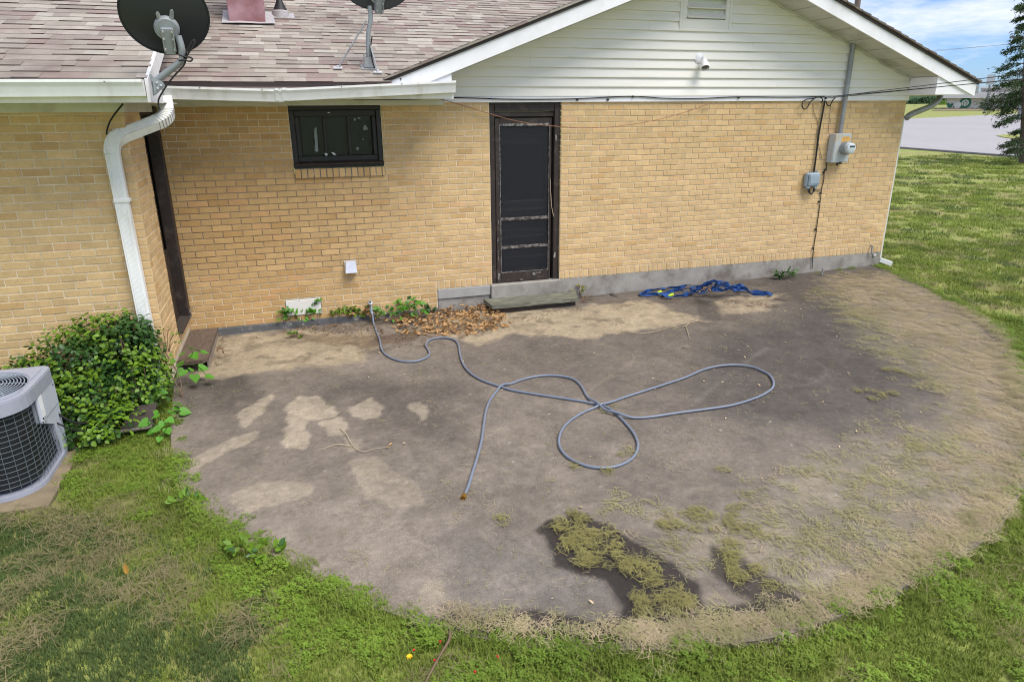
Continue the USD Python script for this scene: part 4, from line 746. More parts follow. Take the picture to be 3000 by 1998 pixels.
FC = thing('outdoor_faucet', 'old grey outdoor faucet low on the back wall feeding the hose', 'faucet', (-2.43, 0, -.13)); fq = onY(*T(1, 1, 1050, 1225), -.06)
m = MB(); m.tube([fq+[0, .06, .01], fq, fq+[.003, -.03, -.03], fq+[.004, -.035, -.05]], [.016, .018, .018, .016], 10); emit(FC, 'spout', m, 'galvanised', smooth=40); m = MB(); m.lathe([(.03, 0), (.03, .008), (.012, .012), (.006, -.03)], fq+[-.005, -.055, .03], (0, -.7, .7), 12); emit(FC, 'handle', m, 'galvanised')
PB = thing('pipe_stub', 'small grey pipe stub with a bracket near the right wall corner', 'pipe', onY(*B6(1780, 660))); q1 = onY(*B6(1778, 640), -.02)
m = MB(); m.tube([q1+[0, .02, .02], q1+[0, -.01, .015], q1+[0, -.015, -.09], q1+[.04, -.015, -.12]], .012, 8); emit(PB, 'pipe', m, 'galvanised'); m = MB(); m.rbox(q1+[.07, 0, -.15], q1+[.12, .02, -.12], .004); emit(PB, 'bracket', m, 'bare_metal')
PS = thing('pipe_stake', 'short dark pipe standing at the foot of the right wall', 'pipe', G(*B6(1205, 965))); qs = G(*B6(1205, 965))
m = MB(); m.cyl(qs+[0, 0, -.02], qs+[.005, 0, .10], .012, 8); m.cyl(qs+[0, 0, .0], qs+[0, 0, .035], .016, 8, ); emit(PS, 'pipe', m, 'galvanised')

# ------------------------------------------------------------------ timber steps
S1 = thing('timber_step', 'weathered grey plank step under the back door', 'step', (-.4, -.2, gz(-.4, -.2)))
m = MB(); m.prism([(-1.01, -.365), (.115, -.375), (.205, -.06), (-1.03, -.035)], (0, 0, -.212), UX, (0, 1, 0), (0, 0, .047)); emit(S1, 'tread', m, 'wood_grey'); m = MB(); m.box((-.96, -.325, gz(-.9, -.3)-.02), (.10, -.285, -.2125)); emit(S1, 'riser', m, 'wood_dark'); m = MB(); m.box((-.95, -.28, gz(-.9, -.3)-.02), (-.88, -.06, -.213)); m.box((.02, -.28, gz(-.9, -.3)-.02), (.09, -.06, -.213)); emit(S1, 'bearer', m, 'wood_dark')
S2 = thing('timber_step', 'brown plank step with a knotty grain below the side door', 'step', (-4.28, -.5, gz(-4.3, -.5)))
m = MB(); m.prism([(-4.418, -1.10), (-4.30, -1.125), (-4.19, -1.12), (-4.145, -1.06), (-4.14, -.03), (-4.418, -.03)], (0, 0, -.258), UX, (0, 1, 0), (0, 0, .038)); emit(S2, 'tread', m, 'wood_brown'); m = MB(); m.box((-4.168, -1.0, gz(-4.2, -.6)-.02), (-4.145, -.04, -.2585)); emit(S2, 'side_board', m, 'wood_end'); m = MB(); [m.box((-4.415, y, gz(-4.3, -.6)-.02), (-4.17, y+.05, -.2587)) for y in (-.9, -.2)]; emit(S2, 'bearer', m, 'wood_dark')
KN = [(-4.29, -.42), (-4.26, -.47), (-4.30, -.55)]

# ------------------------------------------------------------------ air conditioner
AC = thing('air_conditioner', 'grey and black outdoor air conditioner unit at the left edge', 'air conditioner', (-5.43, -2.84, gz(-5.4, -2.8)))
ax0, ax1, ay0, ay1, za, zb_ = -5.83, -5.035, -3.17, -2.44, -.395, .30
def rr(x0, y0, x1, y1, r, k=8):
    out = []
    for cx, cy, a0, r_2 in ((x1-r, y0+r, -90, r), (x1-.06, y1-.06, 0, .06), (x0+.06, y1-.06, 90, .06), (x0+r, y0+r, 180, r)):
        for a in np.linspace(a0, a0+90, k): out.append((cx+r_2*math.cos(math.radians(a)), cy+r_2*math.sin(math.radians(a))))
    return out
RO = .24
pg = lambda d: sg.Polygon(rr(ax0, ay0, ax1, ay1, RO)).buffer(d)
def slab(t, name, d, z0, z1, mat, **k): m = MB(); m.prism(pg(d), (0, 0, z0), UX, (0, 1, 0), (0, 0, z1-z0)); return emit(t, name, m, mat, **k)
slab(AC, 'coil', -.035, za+.06, zb_-.09, 'ac_dark'); slab(AC, 'base_pan', .004, za, za+.03, 'ac_paint')
m = MB(); fc = np.array([-5.37, -2.82])
hole = sg.Point(*fc).buffer(.30, 32)
m.prism(pg(.012).difference(hole), (0, 0, zb_-.012), UX, (0, 1, 0), (0, 0, .012)); o_ = np.array(pg(.014).exterior.coords); i_ = np.array(pg(.008).exterior.coords)
m.prism(pg(.016).difference(pg(-.02)), (0, 0, zb_-.10), UX, (0, 1, 0), (0, 0, .09)); m.prism(pg(-.03).difference(sg.Point(*fc).buffer(.315, 32)), (0, 0, zb_+.0005), UX, (0, 1, 0), (0, 0, .006)); emit(AC, 'lid', m, 'ac_paint')
m = MB(); m.prism(hole, (0, 0, zb_-.16), UX, (0, 1, 0), (0, 0, .01)); emit(AC, 'fan_well', m, 'ac_dark')
m = MB()
for r in np.linspace(.04, .30, 14): m.tube([(fc[0]+r*math.cos(a), fc[1]+r*math.sin(a), zb_+.022-.02*(r/.3)**3) for a in np.linspace(0, 2*math.pi, 41)], .0042, 5, caps=False)
for a in np.arange(0, 360, 45): m.tube([(fc[0]+r*math.cos(math.radians(a+12*math.sin(r*9))), fc[1]+r*math.sin(math.radians(a+12*math.sin(r*9))), zb_+.017-.02*(r/.3)**3) for r in np.linspace(.03, .325, 8)], .005, 5)
m.lathe([(.045, 0), (.04, .012), (0, .016)], (*fc, zb_+.015), (0, 0, 1), 18); emit(AC, 'fan_grille', m, 'fan_wire', smooth=True)
m = MB(); [m.obox((fc[0]+.14*math.cos(a), fc[1]+.14*math.sin(a), zb_-.07), ((math.cos(a), math.sin(a), 0), (-math.sin(a), math.cos(a), .4), (0, -.4, 1)), (.12, .06, .003)) for a in np.radians([10, 130, 250])]; emit(AC, 'fan_blade', m, 'ac_dark')
path = np.array(pg(-.006).exterior.coords); pl = sg.LineString(path); Ltot = pl.length
loop = [pl.interpolate(s_).coords[0] for s_ in np.linspace(0, Ltot, 150)]
loop = [p for p in loop if not (p[0] > -5.08 and p[1] > -2.57)]
m = MB()
k0 = max(range(len(loop)), key=lambda i: math.dist(loop[i], loop[i-1])); loop = loop[k0:]+loop[:k0]
for z in np.arange(za+.085, zb_-.10, .037): m.tube([(x, y, z) for x, y in loop], .0024, 4, caps=False)
for s_ in np.arange(0, Ltot, .062):
    p = pl.interpolate(s_).coords[0]
    if not (p[0] > -5.08 and p[1] > -2.57): m.tube([(*p, za+.05), (*p, zb_-.09)], .0022, 4)
emit(AC, 'coil_guard', m, 'ac_wire', smooth=True)
m = MB(); m.rbox((ax1-.06, -2.83, za+.40), (ax1+.012, -2.452, zb_-.095), .01); m.prism([(-2.56, za+.03), (-2.46, za+.03), (-2.46, za+.26), (-2.45, za+.40), (-2.83, za+.40), (-2.62, za+.30)], (ax1-.05, 0, 0), (0, 1, 0), (0, 0, 1), (.056, 0, 0)); emit(AC, 'service_panel', m, 'ac_panel')
m = MB(); m.box((ax1+.0122, -2.815, zb_-.30), (ax1+.0135, -2.75, zb_-.10)); emit(AC, 'label_plate', m, 'white_paint'); m = MB(); m.box((ax1+.0136, -2.812, zb_-.298), (ax1+.0142, -2.753, zb_-.262)); emit(AC, 'label_print', m, 'sign_back')
m = MB(); [m.cyl((ax1+.01, y, z), (ax1+.017, y, z), .006, 8) for y, z in ((-2.815, za+.43), (-2.55, za+.08), (-2.50, zb_-.13), (-2.7, za+.2))]; emit(AC, 'screws', m, 'ac_dark')
m = MB(); m.tube(spline([(ax1-.01, -2.50, za+.34), (ax1+.10, -2.46, za+.22), (ax1+.25, -2.25, za+.16), (ax1+.3, -1.7, za+.25)], 6), .009, 8); m.tube(spline([(ax1-.01, -2.58, za+.30), (ax1+.12, -2.5, za+.17), (ax1+.3, -2.25, za+.12), (ax1+.4, -1.7, za+.2)], 6), .006, 8); emit(AC, 'refrigerant_line', m, 'black_rubber', smooth=True)
m = MB(); m.rbox((-5.90, -3.28, gz(-5.4, -2.8)-.12), (-4.95, -2.38, za-.001), .012); PD = emit('/World', 'equipment_pad', m, 'pad', label='dirty tan concrete pad under the air conditioner', cat='pad')

# ------------------------------------------------------------------ garden hose
hp = [T(1, 1, *p) for p in ((1052, 1250), (1060, 1300), (1066, 1340), (1085, 1420), (1115, 1500), (1138, 1560))]+[T(1, 2, *p) for p in ((1150, 60), (1185, 115), (1250, 155), (1330, 180), (1420, 186), (1500, 175), (1570, 145), (1594, 110), (1578, 70), (1560, 38), (1575, 5))]+[T(1, 1, *p) for p in ((1620, 1545), (1700, 1533), (1780, 1540), (1835, 1562))]+[T(1, 2, *p) for p in ((1862, 40), (1873, 110), (1895, 190), (1940, 260), (2010, 320), (2110, 370), (2230, 410))]+\
     [T(2, 2, *p) for p in ((0, 447), (200, 482), (450, 520), (640, 550), (740, 570), (830, 588), (900, 620), (970, 675), (1040, 745), (1110, 830), (1150, 910), (1155, 980), (1125, 1050), (1060, 1105), (960, 1145), (840, 1160), (720, 1150), (600, 1110), (510, 1060), (450, 990), (430, 915), (450, 830), (500, 760), (580, 695), (680, 640), (780, 605), (860, 583), (1000, 525), (1200, 460), (1400, 395), (1600, 328), (1750, 263), (1900, 226), (2050, 216), (2200, 232), (2300, 270))]+\
     [T(3, 2, *p) for p in ((0, 298), (35, 335), (52, 380), (42, 425), (0, 462))]+[T(2, 2, *p) for p in ((2280, 502), (2150, 550), (2000, 590), (1800, 620), (1500, 660), (1300, 690), (1150, 702), (1030, 693), (930, 667), (850, 632), (780, 585), (720, 540), (680, 490), (655, 440), (620, 390), (560, 345), (460, 320), (330, 312), (200, 325), (80, 355), (0, 385))]+[T(1, 2, *p) for p in ((2270, 410), (2210, 460), (2150, 540), (2112, 640), (2090, 780), (2070, 920), (2033, 1060), (1990, 1200), (1950, 1330), (1915, 1412))]
HR = .0106
pw_ = [np.array(G(*p, HR+.004)) for p in hp]
top = fq+[.004, -.035, -.05]; pw_[0] = top+[0, -.002, -.03]; pw_[1] = top*.6+pw_[3]*.4+[0, 0, .015]; pw_[2] = top*.35+pw_[3]*.65+[0, 0, .0]
pth = spline(pw_, 8)
near = np.zeros(len(pth))
for i in range(len(pth)):
    d_ = np.hypot(*(pth[:max(0, i-40), :2]-pth[i, :2]).T) if i > 40 else np.array([9.])
    if d_.min() < .06: near[i] = 2.1*HR*np.clip(1.6-d_.min()/.04, 0, 1)
k_ = np.ones(9)/9; pth[:, 2] += np.convolve(near, k_, 'same')*1.1
HS = thing('garden_hose', 'long grey blue garden hose looped across the patio from the faucet', 'hose', pth[len(pth)//2])
m = MB(); m.tube(pth, HR, 10); emit(HS, 'tube', m, 'hose', smooth=True)
en, ed = pth[-1], unit(pth[-1]-pth[-4]); m = MB(); m.lathe([(.0, -.01), (.013, -.01), (.014, .012), (.017, .013), (.017, .034), (.012, .034), (.010, .02), (0, .02)], en, ed, 14); emit(HS, 'coupling', m, 'brass', smooth=40, label='brass threaded hose end')
m = MB(); m.tube([top+[0, 0, .01], pw_[0], pw_[1]], [.019, .018, .014], 10); emit(HS, 'collar', m, 'box_blue', smooth=True)
# ------------------------------------------------------------------ leaves
OV = np.array([(0, 0, 0), (-.34, .3, .03), (-.30, .66, .02), (0, 1, -.04), (.30, .66, .02), (.34, .3, .03), (0, .5, -.05)])
HT = np.array([(0, 0, 0), (-.22, -.14, .03), (-.46, .02, .04), (-.46, .32, .03), (-.26, .68, .0), (0, 1, -.06), (.26, .68, .0), (.46, .32, .03), (.46, .02, .04), (.22, -.14, .03), (0, .4, -.05)])
def leaf(m, pos, dr, nrm, L, W=None, shape=OV):
    dr = unit(dr); sd = unit(np.cross(dr, nrm)); up = np.cross(sd, dr); W = L if W is None else W
    V = np.asarray(pos)+shape[:, :1]*W*sd+shape[:, 1:2]*L*dr+shape[:, 2:]*L*up; n_ = len(shape)-1
    m.add(V, [[i, (i+1) % n_, n_] for i in range(n_)])
def rdir(zlo=-1, zhi=1):
    a = rng.uniform(0, 2*math.pi); z = rng.uniform(zlo, zhi); r = math.sqrt(max(0, 1-z*z)); return np.array([r*math.cos(a), r*math.sin(a), z])
# dense shrub against the wing wall, from lobes
SH = thing('shrub', 'dense leafy green shrub between the air conditioner and the side door corner', 'shrub', (-4.95, -1.85, gz(-4.9, -1.8)))
g0 = gz(-4.9, -1.8)
lobes = [((-5.10, -1.75, g0+.38), (.36, .26, .40)), ((-4.72, -1.72, g0+.42), (.30, .24, .46)), ((-5.36, -1.68, g0+.22), (.30, .22, .30)), ((-4.98, -2.05, g0+.20), (.34, .30, .28)), ((-4.62, -1.95, g0+.22), (.26, .26, .30)), ((-4.78, -2.30, g0+.10), (.26, .24, .16)), ((-4.50, -1.72, g0+.30), (.14, .20, .38)), ((-4.88, -1.62, g0+.62), (.34, .14, .22)), ((-5.25, -2.12, g0+.10), (.20, .2, .18)), ((-4.95, -2.36, g0+.06), (.30, .2, .14)), ((-5.45, -1.75, g0+.34), (.22, .2, .22)), ((-4.62, -1.62, g0+.62), (.18, .12, .2))]
vol = np.array([a[0]*a[1]*a[2] for _, a in lobes]); vol = vol**.67/sum(vol**.67); cand = []
for _ in range(9500):
    c0, r_0 = lobes[rng.choice(len(lobes), p=vol)]; d = rdir(-.5, 1); k = rng.uniform(.55, 1.04); p = np.array(c0)+d*np.array(r_0)*k
    if p[1] > WY-.02 or p[2] < g0+.01: continue
    if p[0] > -4.70 and p[1] < -2.05 and p[2] < g0+.13 and rng.random() < .7: continue
    out = unit(d/np.array(r_0)); dr = unit(out*.5+rdir(-.8, .4)*.9+np.array([0, 0, -.35])); nn = unit(out+np.array([0, 0, .7])+rdir()*.5)
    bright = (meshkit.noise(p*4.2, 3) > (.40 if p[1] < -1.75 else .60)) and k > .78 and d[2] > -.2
    cand.append((k, p, dr, nn, rng.uniform(.026, .054), bright))
front = sorted(range(len(cand)), key=lambda i: -cand[i][0]*cand[i][4]-(.03 if cand[i][1][1] < -1.8 else 0))[:300]; fs = set(front)
st = {True: MB(), False: MB()}
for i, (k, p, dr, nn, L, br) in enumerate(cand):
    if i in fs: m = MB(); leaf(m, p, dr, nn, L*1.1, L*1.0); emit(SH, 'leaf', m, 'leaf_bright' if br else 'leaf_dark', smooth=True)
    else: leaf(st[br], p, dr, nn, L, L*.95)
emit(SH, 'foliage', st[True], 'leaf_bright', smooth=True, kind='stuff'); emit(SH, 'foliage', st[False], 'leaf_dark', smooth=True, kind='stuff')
m = MB()
for _ in range(46):
    c0, r_0 = lobes[rng.integers(len(lobes))]; b = np.array([c0[0]+rng.normal(0, .08), min(c0[1], -1.6), g0]); e = np.array(c0)+rdir(0, 1)*np.array(r_0)*.9; e[1] = min(e[1], WY-.03); m.tube(spline([b, (b+e)/2+rdir()*.05, e], 4), [.006]*8+[.002], 5)
emit(SH, 'stems', m, 'twig', smooth=True)
def vine(name, label, cat, stems, leaves, mat='leaf_heart', parts='leaf', shape=HT, lr=(.07, .1)):
    t = thing(name, label, cat, stems[0][0])
    
    for s_ in stems: m = MB(); m.tube(spline(s_, 4), .003, 5); emit(t, 'stem', m, 'leaf_dark', smooth=True)
    for p, dr, L in leaves: m = MB(); leaf(m, p, dr, unit(np.array([.15, -.45, .85])+rdir()*.25), L, L*rng.uniform(.85, 1.05), shape); emit(t, parts, m, mat, smooth=True)
    return t
hl = []
def hpt(px, h, ang, L): 
    p = G(*T(0, 2, *px), h); a = math.radians(ang); hl.append((p, np.array([math.cos(a), math.sin(a)*.9, -.35]), L)); return p
for px, h, a, L in [((1745, 60), .26, 60, .075), ((1850, 95), .24, 10, .07), ((1770, 115), .23, -60, .095), ((1690, 110), .22, 150, .075), ((1680, 200), .18, 180, .08), ((1690, 260), .16, 240, .105), ((1740, 260), .16, 60, .07), ((1830, 240), .15, 20, .09), ((1785, 310), .12, -80, .11), ((1895, 315), .10, -20, .085), ((1560, 160), .22, 120, .08), ((1600, 170), .2, 200, .07), ((1340, 520), .16, -60, .12), ((1420, 450), .2, 0, .11), ((1400, 510), .15, 40, .07)]: hpt(px, h, a, L)
g1 = np.array([-4.42, -1.62, gz(-4.4, -1.6)])
vine('bindweed_vine', 'heart leaved vine reaching over the brown plank step and patio corner', 'vine', [[g1, g1+[.08, .1, .22], hl[4][0], hl[7][0], hl[9][0]], [g1+[.08, .1, .22], hl[2][0], hl[0][0], hl[1][0]], [g1, g1+[-.05, -.3, .2], hl[12][0], hl[13][0]]], hl)
hl = []
for px, h, a, L in [((1450, 660), .10, 190, .09), ((1360, 730), .08, 200, .09), ((1560, 655), .1, 60, .075), ((1500, 740), .07, 250, .075), ((1540, 710), .1, -40, .07), ((1460, 790), .05, 210, .07), ((1530, 800), .05, -70, .075), ((1410, 820), .03, 180, .06), ((1470, 880), .03, 260, .055), ((1660, 640), .05, 10, .09), ((1620, 575), .1, 70, .08), ((1440, 700), .09, 120, .06), ((1600, 610), .06, -20, .06)]: hpt(px, h, a, L)
g2 = G(*T(0, 2, 1500, 820))
vine('ground_vine', 'bright broad leaved vine at the left rim of the patio', 'vine', [[g2, hl[0][0], hl[2][0], hl[9][0]], [g2, hl[1][0], hl[7][0]], [g2, hl[6][0], hl[8][0]]], hl)
tb = thing('weathered_board', 'dark weathered board leaning under the shrub beside the patio rim', 'board', G(*T(0, 2, 1250, 800)))
pa, pb, pc, pd = [G(*T(0, 2, *p), h) for p, h in (((1080, 840), .02), ((1400, 790), .02), ((1440, 560), .16), ((1230, 600), .16))]
m = MB(); nb = unit(np.cross(pb-pa, pd-pa)); V = [pa, pb, pc, pd]; m.add(V+[v-nb*.02 for v in V], [[0, 1, 2, 3], [7, 6, 5, 4], [0, 4, 5, 1], [1, 5, 6, 2], [2, 6, 7, 3], [3, 7, 4, 0]]); emit(tb, 'board', m, 'wood_dark'); m = MB(); m.tube([pa+[0, -.01, .012], pb+[0, -.01, .012]], .014, 6); emit(tb, 'edge_batten', m, 'wood_end')
def weed(name, label, base, n_, hgt, spread, mat, L=(.04, .07), shape=OV, W=.8, cat='weed'):
    base = np.asarray(base); t = thing(name, label, cat, base); m = MB(); lv = []
    for i in range(n_):
        d = rdir(.1, .8); e = base+np.array([d[0]*spread*rng.uniform(.4, 1), d[1]*spread*.7*rng.uniform(.3, 1), hgt*rng.uniform(.4, 1)])
        if e[1] > -.02: e[1] = -.02
        m.tube([base+[d[0]*.02, d[1]*.01, 0], (base+e)/2+[0, 0, .02], e], .0025, 4)
        if n_ <= 7: emit(t, 'stem', m, 'twig'); m = MB()
        for _ in range(5): lv.append((e+rdir()*spread*.22*np.array([1, .6, .6]), unit(d*[1, 1, .2]+rdir()*.7), rng.uniform(*L)))
    if n_ > 7: emit(t, 'stems', m, 'twig')
    for p, dr, l_ in lv:
        p[1] = min(p[1], -.015); p[2] = max(p[2], base[2]+.01)
        m = MB(); leaf(m, p, dr, unit(np.array([0, -.4, .9])+rdir()*.4), l_, l_*W, shape); emit(t, 'leaf', m, mat if rng.random() < .75 else 'leaf_dark', smooth=True)
    return t
weed('weed', 'green weed clump against the footing below the white hatch', G(*T(1, 1, 420, 1440))+[0, .06, 0], 13, .24, .24, 'leaf_heart', (.045, .075))
weed('weed', 'tall weed with a heart shaped leaf in front of the white hatch', G(*T(1, 1, 555, 1420))+[0, .04, 0], 4, .34, .07, 'leaf_heart', (.05, .08), HT)
weed('weed', 'small bright weed on the patio nearest the camera from the hatch', G(*T(1, 1, 370, 1540)), 5, .06, .09, 'leaf_bright', (.035, .055))
weed('weed', 'green weeds on both sides of the outdoor faucet', G(*T(1, 1, 860, 1400))+[0, .07, 0], 13, .20, .20, 'leaf_bright', (.045, .075))
weed('weed', 'leafy green creeper in the dead leaves right of the faucet', G(*T(1, 1, 1330, 1380))+[0, .07, 0], 20, .22, .34, 'leaf_heart', (.045, .08), OV, .95)
weed('weed', 'small green sprig between the concrete block and the dead leaves', G(*T(1, 1, 1620, 1330))+[0, .04, 0], 4, .10, .08, 'leaf_dark')
weed('weed', 'dark green rosette weed by the foot of the right wall', G(2275+20, 815)+[0, .03, 0], 9, .09, .15, 'leaf_dark', (.08, .13), OV, .35)
weed('moss_tuft', 'mossy yellow tuft at the right end of the grey plank step', np.array([.27, -.05, gz(.27, -.05)+.03]), 8, .14, .09, 'moss', (.03, .05), OV, .5, 'moss')
weed('weed', 'feathery weed sprouting beside the downspout above the shrub', np.array([-4.41, -1.50, .02]), 7, .22, .14, 'leaf_bright', (.02, .04))
# dead vine and leaf litter along the house
DL = thing('dead_vine', 'heap of dry brown vine leaves left of the grey plank step', 'dead leaves', G(*T(1, 1, 1800, 1400)))
LP = zpoly([(905, 742), (930, 722), (985, 705), (1010, 712), (1110, 690), (1165, 725), (1160, 748), (1130, 765), (1040, 770), (960, 770), (915, 765)]); x0_, y0_, x1_, y1_ = LP.bounds; lv = []
while len(lv) < 520:
    p = np.array([rng.uniform(x0_, x1_), rng.uniform(y0_, min(y1_, -.02))]); dd = sdist(LP, p[None])[0]
    if dd < -.05*rng.random(): continue
    lv.append(np.array([*p, gz(*p)+.006+rng.random()*np.clip(dd*.8, 0, .07)]))
for p in [G(*T(1, 1, x, y))+[0, .05, h] for x, y, h in [(1020, 1390, .14), (1010, 1395, .10), (1060, 1400, .12), (1090, 1400, .09), (900, 1400, .1), (1880, 1420, .12), (1960, 1420, .1), (2100, 1390, .16), (2120, 1400, .12), (2200, 1430, .12), (2280, 1450, .06), (1130, 1400, .07), (1220, 1400, .06)] for _ in range(5)]: lv.append(p+rdir()*.03)
st = MB()
for i, p in enumerate(lv):
    p[1] = min(p[1], -.012); big_ = i % 3 == 0 and i < 870 and True
    m = MB() if big_ else st; leaf(m, p, rdir(-.3, .3), unit(np.array([0, -.2, .8])+rdir()*.8), rng.uniform(.042, .08), rng.uniform(.03, .055), OV*np.array([1, 1, 3.0]))
    if big_: emit(DL, 'dry_leaf', m, 'leaf_dry', smooth=True)
emit(DL, 'dry_leaf_mass', st, 'leaf_dry', smooth=True, kind='stuff'); m = MB()
for _ in range(30):
    p = lv[rng.integers(500)]; m.tube(spline([p, p+rdir(-.1, .3)*.08, p+rdir(-.1, .2)*.16], 4), .0025, 4)
emit(DL, 'stems', m, 'twig')
LT = MB(); ltp = [(zpoly([(655, 765), (870, 775), (905, 745), (700, 748)]), 260), (zpoly([(1330, 675), (1360, 676), (1365, 690), (1335, 700)]), 60), (zpoly([(1170, 740), (1330, 705), (1340, 712), (1180, 750)]), 40), (zpoly([(1660, 690), (1790, 700), (1790, 712), (1680, 705)]), 70), (zpoly([(502, 765), (525, 765), (512, 840), (495, 840)]), 50), (zpoly([(880, 770), (1140, 765), (1000, 800), (900, 800)]), 80)]
for pl_, n_ in ltp:
    b_ = pl_.bounds; k_ = 0
    while k_ < n_:
        p = np.array([rng.uniform(b_[0], b_[2]), rng.uniform(b_[1], min(b_[3], -.015))])
        if inside(pl_, p[None])[0]: k_ += 1; leaf(LT, np.array([*p, gz(*p)+.006+.02*rng.random()]), rdir(-.2, .2), unit(np.array([0, 0, 1])+rdir()*.5), rng.uniform(.02, .06), rng.uniform(.006, .022))
emit('/World', 'leaf_litter', LT, 'leaf_litter', smooth=True, label='brown leaf litter along the foot of the house', kind='stuff')
# twigs
def twig(label, paths, mat='twig', r=.004, lv=0):
    t = thing('twig', label, 'twig', G(*paths[0][0])); m = MB()
    for p in paths: q_ = spline([np.array(G(*a, .006+.012*math.sin(i*1.3)**2)) for i, a in enumerate(p)], 4); m.tube(q_, np.linspace(r, r*.5, len(q_)), 5)
    emit(t, 'stem', m, mat, smooth=True)
    for _ in range(lv): m = MB(); leaf(m, np.array(G(*paths[0][-1], .012))+rdir()*[.03, .03, .005], rdir(-.1, .1), unit(rdir()*.4+[0, 0, 1]), .05, .022); emit(t, 'leaf', m, 'leaf_dry')
twig('long pale forked twig on the patio edge of the tan dust', [[T(2, 1, *p) for p in ((1010, 1475), (1200, 1495), (1350, 1470), (1500, 1425), (1640, 1395))], [T(2, 1, *p) for p in ((1640, 1395), (1590, 1430), (1540, 1430), (1470, 1465))], [T(2, 1, *p) for p in ((1595, 1430), (1615, 1480), (1630, 1545))], [T(2, 1, *p) for p in ((1640, 1395), (1720, 1380), (1800, 1400))]], 'twig_pale', .004)
twig('thin curved twig with a curled leaf among the pale patches', [[T(1, 2, *p) for p in ((770, 800), (830, 850), (870, 930), (920, 985), (1000, 1010), (1100, 985), (1230, 965))], [T(1, 2, *p) for p in ((880, 960), (760, 945), (690, 960), (600, 995))]], 'twig_pale', .0035, 2)
twig('brown twig lying in front of the blue strap', [[T(2, 1, *p) for p in ((1275, 1210), (1400, 1205), (1540, 1210))], [T(2, 1, *p) for p in ((1370, 1165), (1430, 1190), (1520, 1215))]], 'twig', .004)
twig('dark stick near the foot of the footing wall', [[T(1, 1, *p) for p in ((0, 1530), (15, 1532), (35, 1540))]], 'twig', .004); twig('dark stick right of the end of the blue strap', [[(2268, 875), (2300, 878), (2322, 880)]], 'twig', .007)
twig('long bare stem sticking out of the grass at the bottom edge', [[Zm(*p) for p in ((1032, 1428), (1034, 1465), (1015, 1500), (990, 1545), (975, 1575))]], 'twig', .008)
twig('short dark stick on the dark part of the patio', [[T(2, 2, 1565, 55), T(2, 2, 1620, 70), T(2, 2, 1668, 88)]], 'twig', .004); twig('short black stick beside the wall right of the plank step', [[T(2, 1, 900, 1133), T(2, 1, 940, 1148), T(2, 1, 975, 1158)]], 'black_rubber', .007)
# small pale leaves scattered on the patio: one thing each
LW = {}
def fallen(px, where='', proto=[None]):
    lab, grp = f'small pale dry leaf lying {where}', f'pale leaves {where}'
    p = np.array(G(*px, .006))
    if proto[0] is None:
        proto[0] = t = thing('fallen_leaf', lab, 'leaf', p, grp); m = MB(); leaf(m, p, (1, .2, 0), (0, 0, 1), .042, .020, OV*[1, 1, 2.5]); emit(t, 'blade', m, 'leaf_pale', smooth=True); return
    q_ = fresh('/World', 'fallen_leaf'); x = UsdGeom.Xform.Define(stage, q_); x.GetPrim().GetReferences().AddInternalReference(proto[0])
    x.ClearXformOpOrder(); x.AddTranslateOp().Set(Gf.Vec3d(*p)); x.AddRotateZOp().Set(float(rng.uniform(0, 360))); x.AddRotateYOp().Set(float(rng.uniform(-25, 25)), ); s_ = float(rng.uniform(.6, 1.15)); x.AddScaleOp().Set(Gf.Vec3f(s_*.9, s_, s_)); x.GetPrim().SetInstanceable(True)
    meta(x.GetPrim(), lab, 'leaf', grp)
for p in [(740, 115, 2), (1290, 345, 2), (1755, 370, 2), (1850, 425, 2), (1945, 365, 2), (2280, 410, 2), (710, 1055, 2), (1975, 700, 2), (1815, 765, 2), (360, 1450, 2), (610, 1520, 2), (1260, 1255, 2), (2065, 80, 2), (2130, 135, 2), (2240, 145, 2), (1320, 445, 2)]: fallen(T(2, 2, *p[:2]), 'inside or beside the loops of the hose')
for p in [(105, 1270), (165, 1295), (245, 1262), (320, 1225), (410, 1252), (322, 1328), (560, 1415), (660, 1325), (830, 1338), (945, 1447), (630, 1528), (290, 1272)]: fallen(T(3, 1, *p), 'on the dark patio near the right wall')
for p in [(175, 15), (70, 470), (500, 560), (860, 125), (815, 835), (655, 975), (970, 925), (1130, 905), (1190, 940), (1400, 640), (720, 285)]: fallen(T(3, 2, *p), 'on the patio between the hose and the right clippings')
for p in [(1040, 325), (1350, 300), (1145, 110), (1230, 100), (1270, 130), (1435, 98), (1910, 190), (2110, 460), (2270, 440), (985, 210), (650, 265), (1380, 935), (855, 965)]: fallen(T(1, 2, *p), 'on the left half of the patio')
for p in [(2140, 1295), (2165, 1305), (2110, 1322), (2250, 1300), (1700, 1380), (950, 1410), (1100, 1440), (1940, 1505), (1000, 1250)]: fallen(T(2, 1, *p), 'on the pale dust before the plank step and straps')
for p in [(2080, 1040), (750, 850), (360, 800)]: fallen(T(2, 3, *p), 'on the front of the patio by the wet stain')
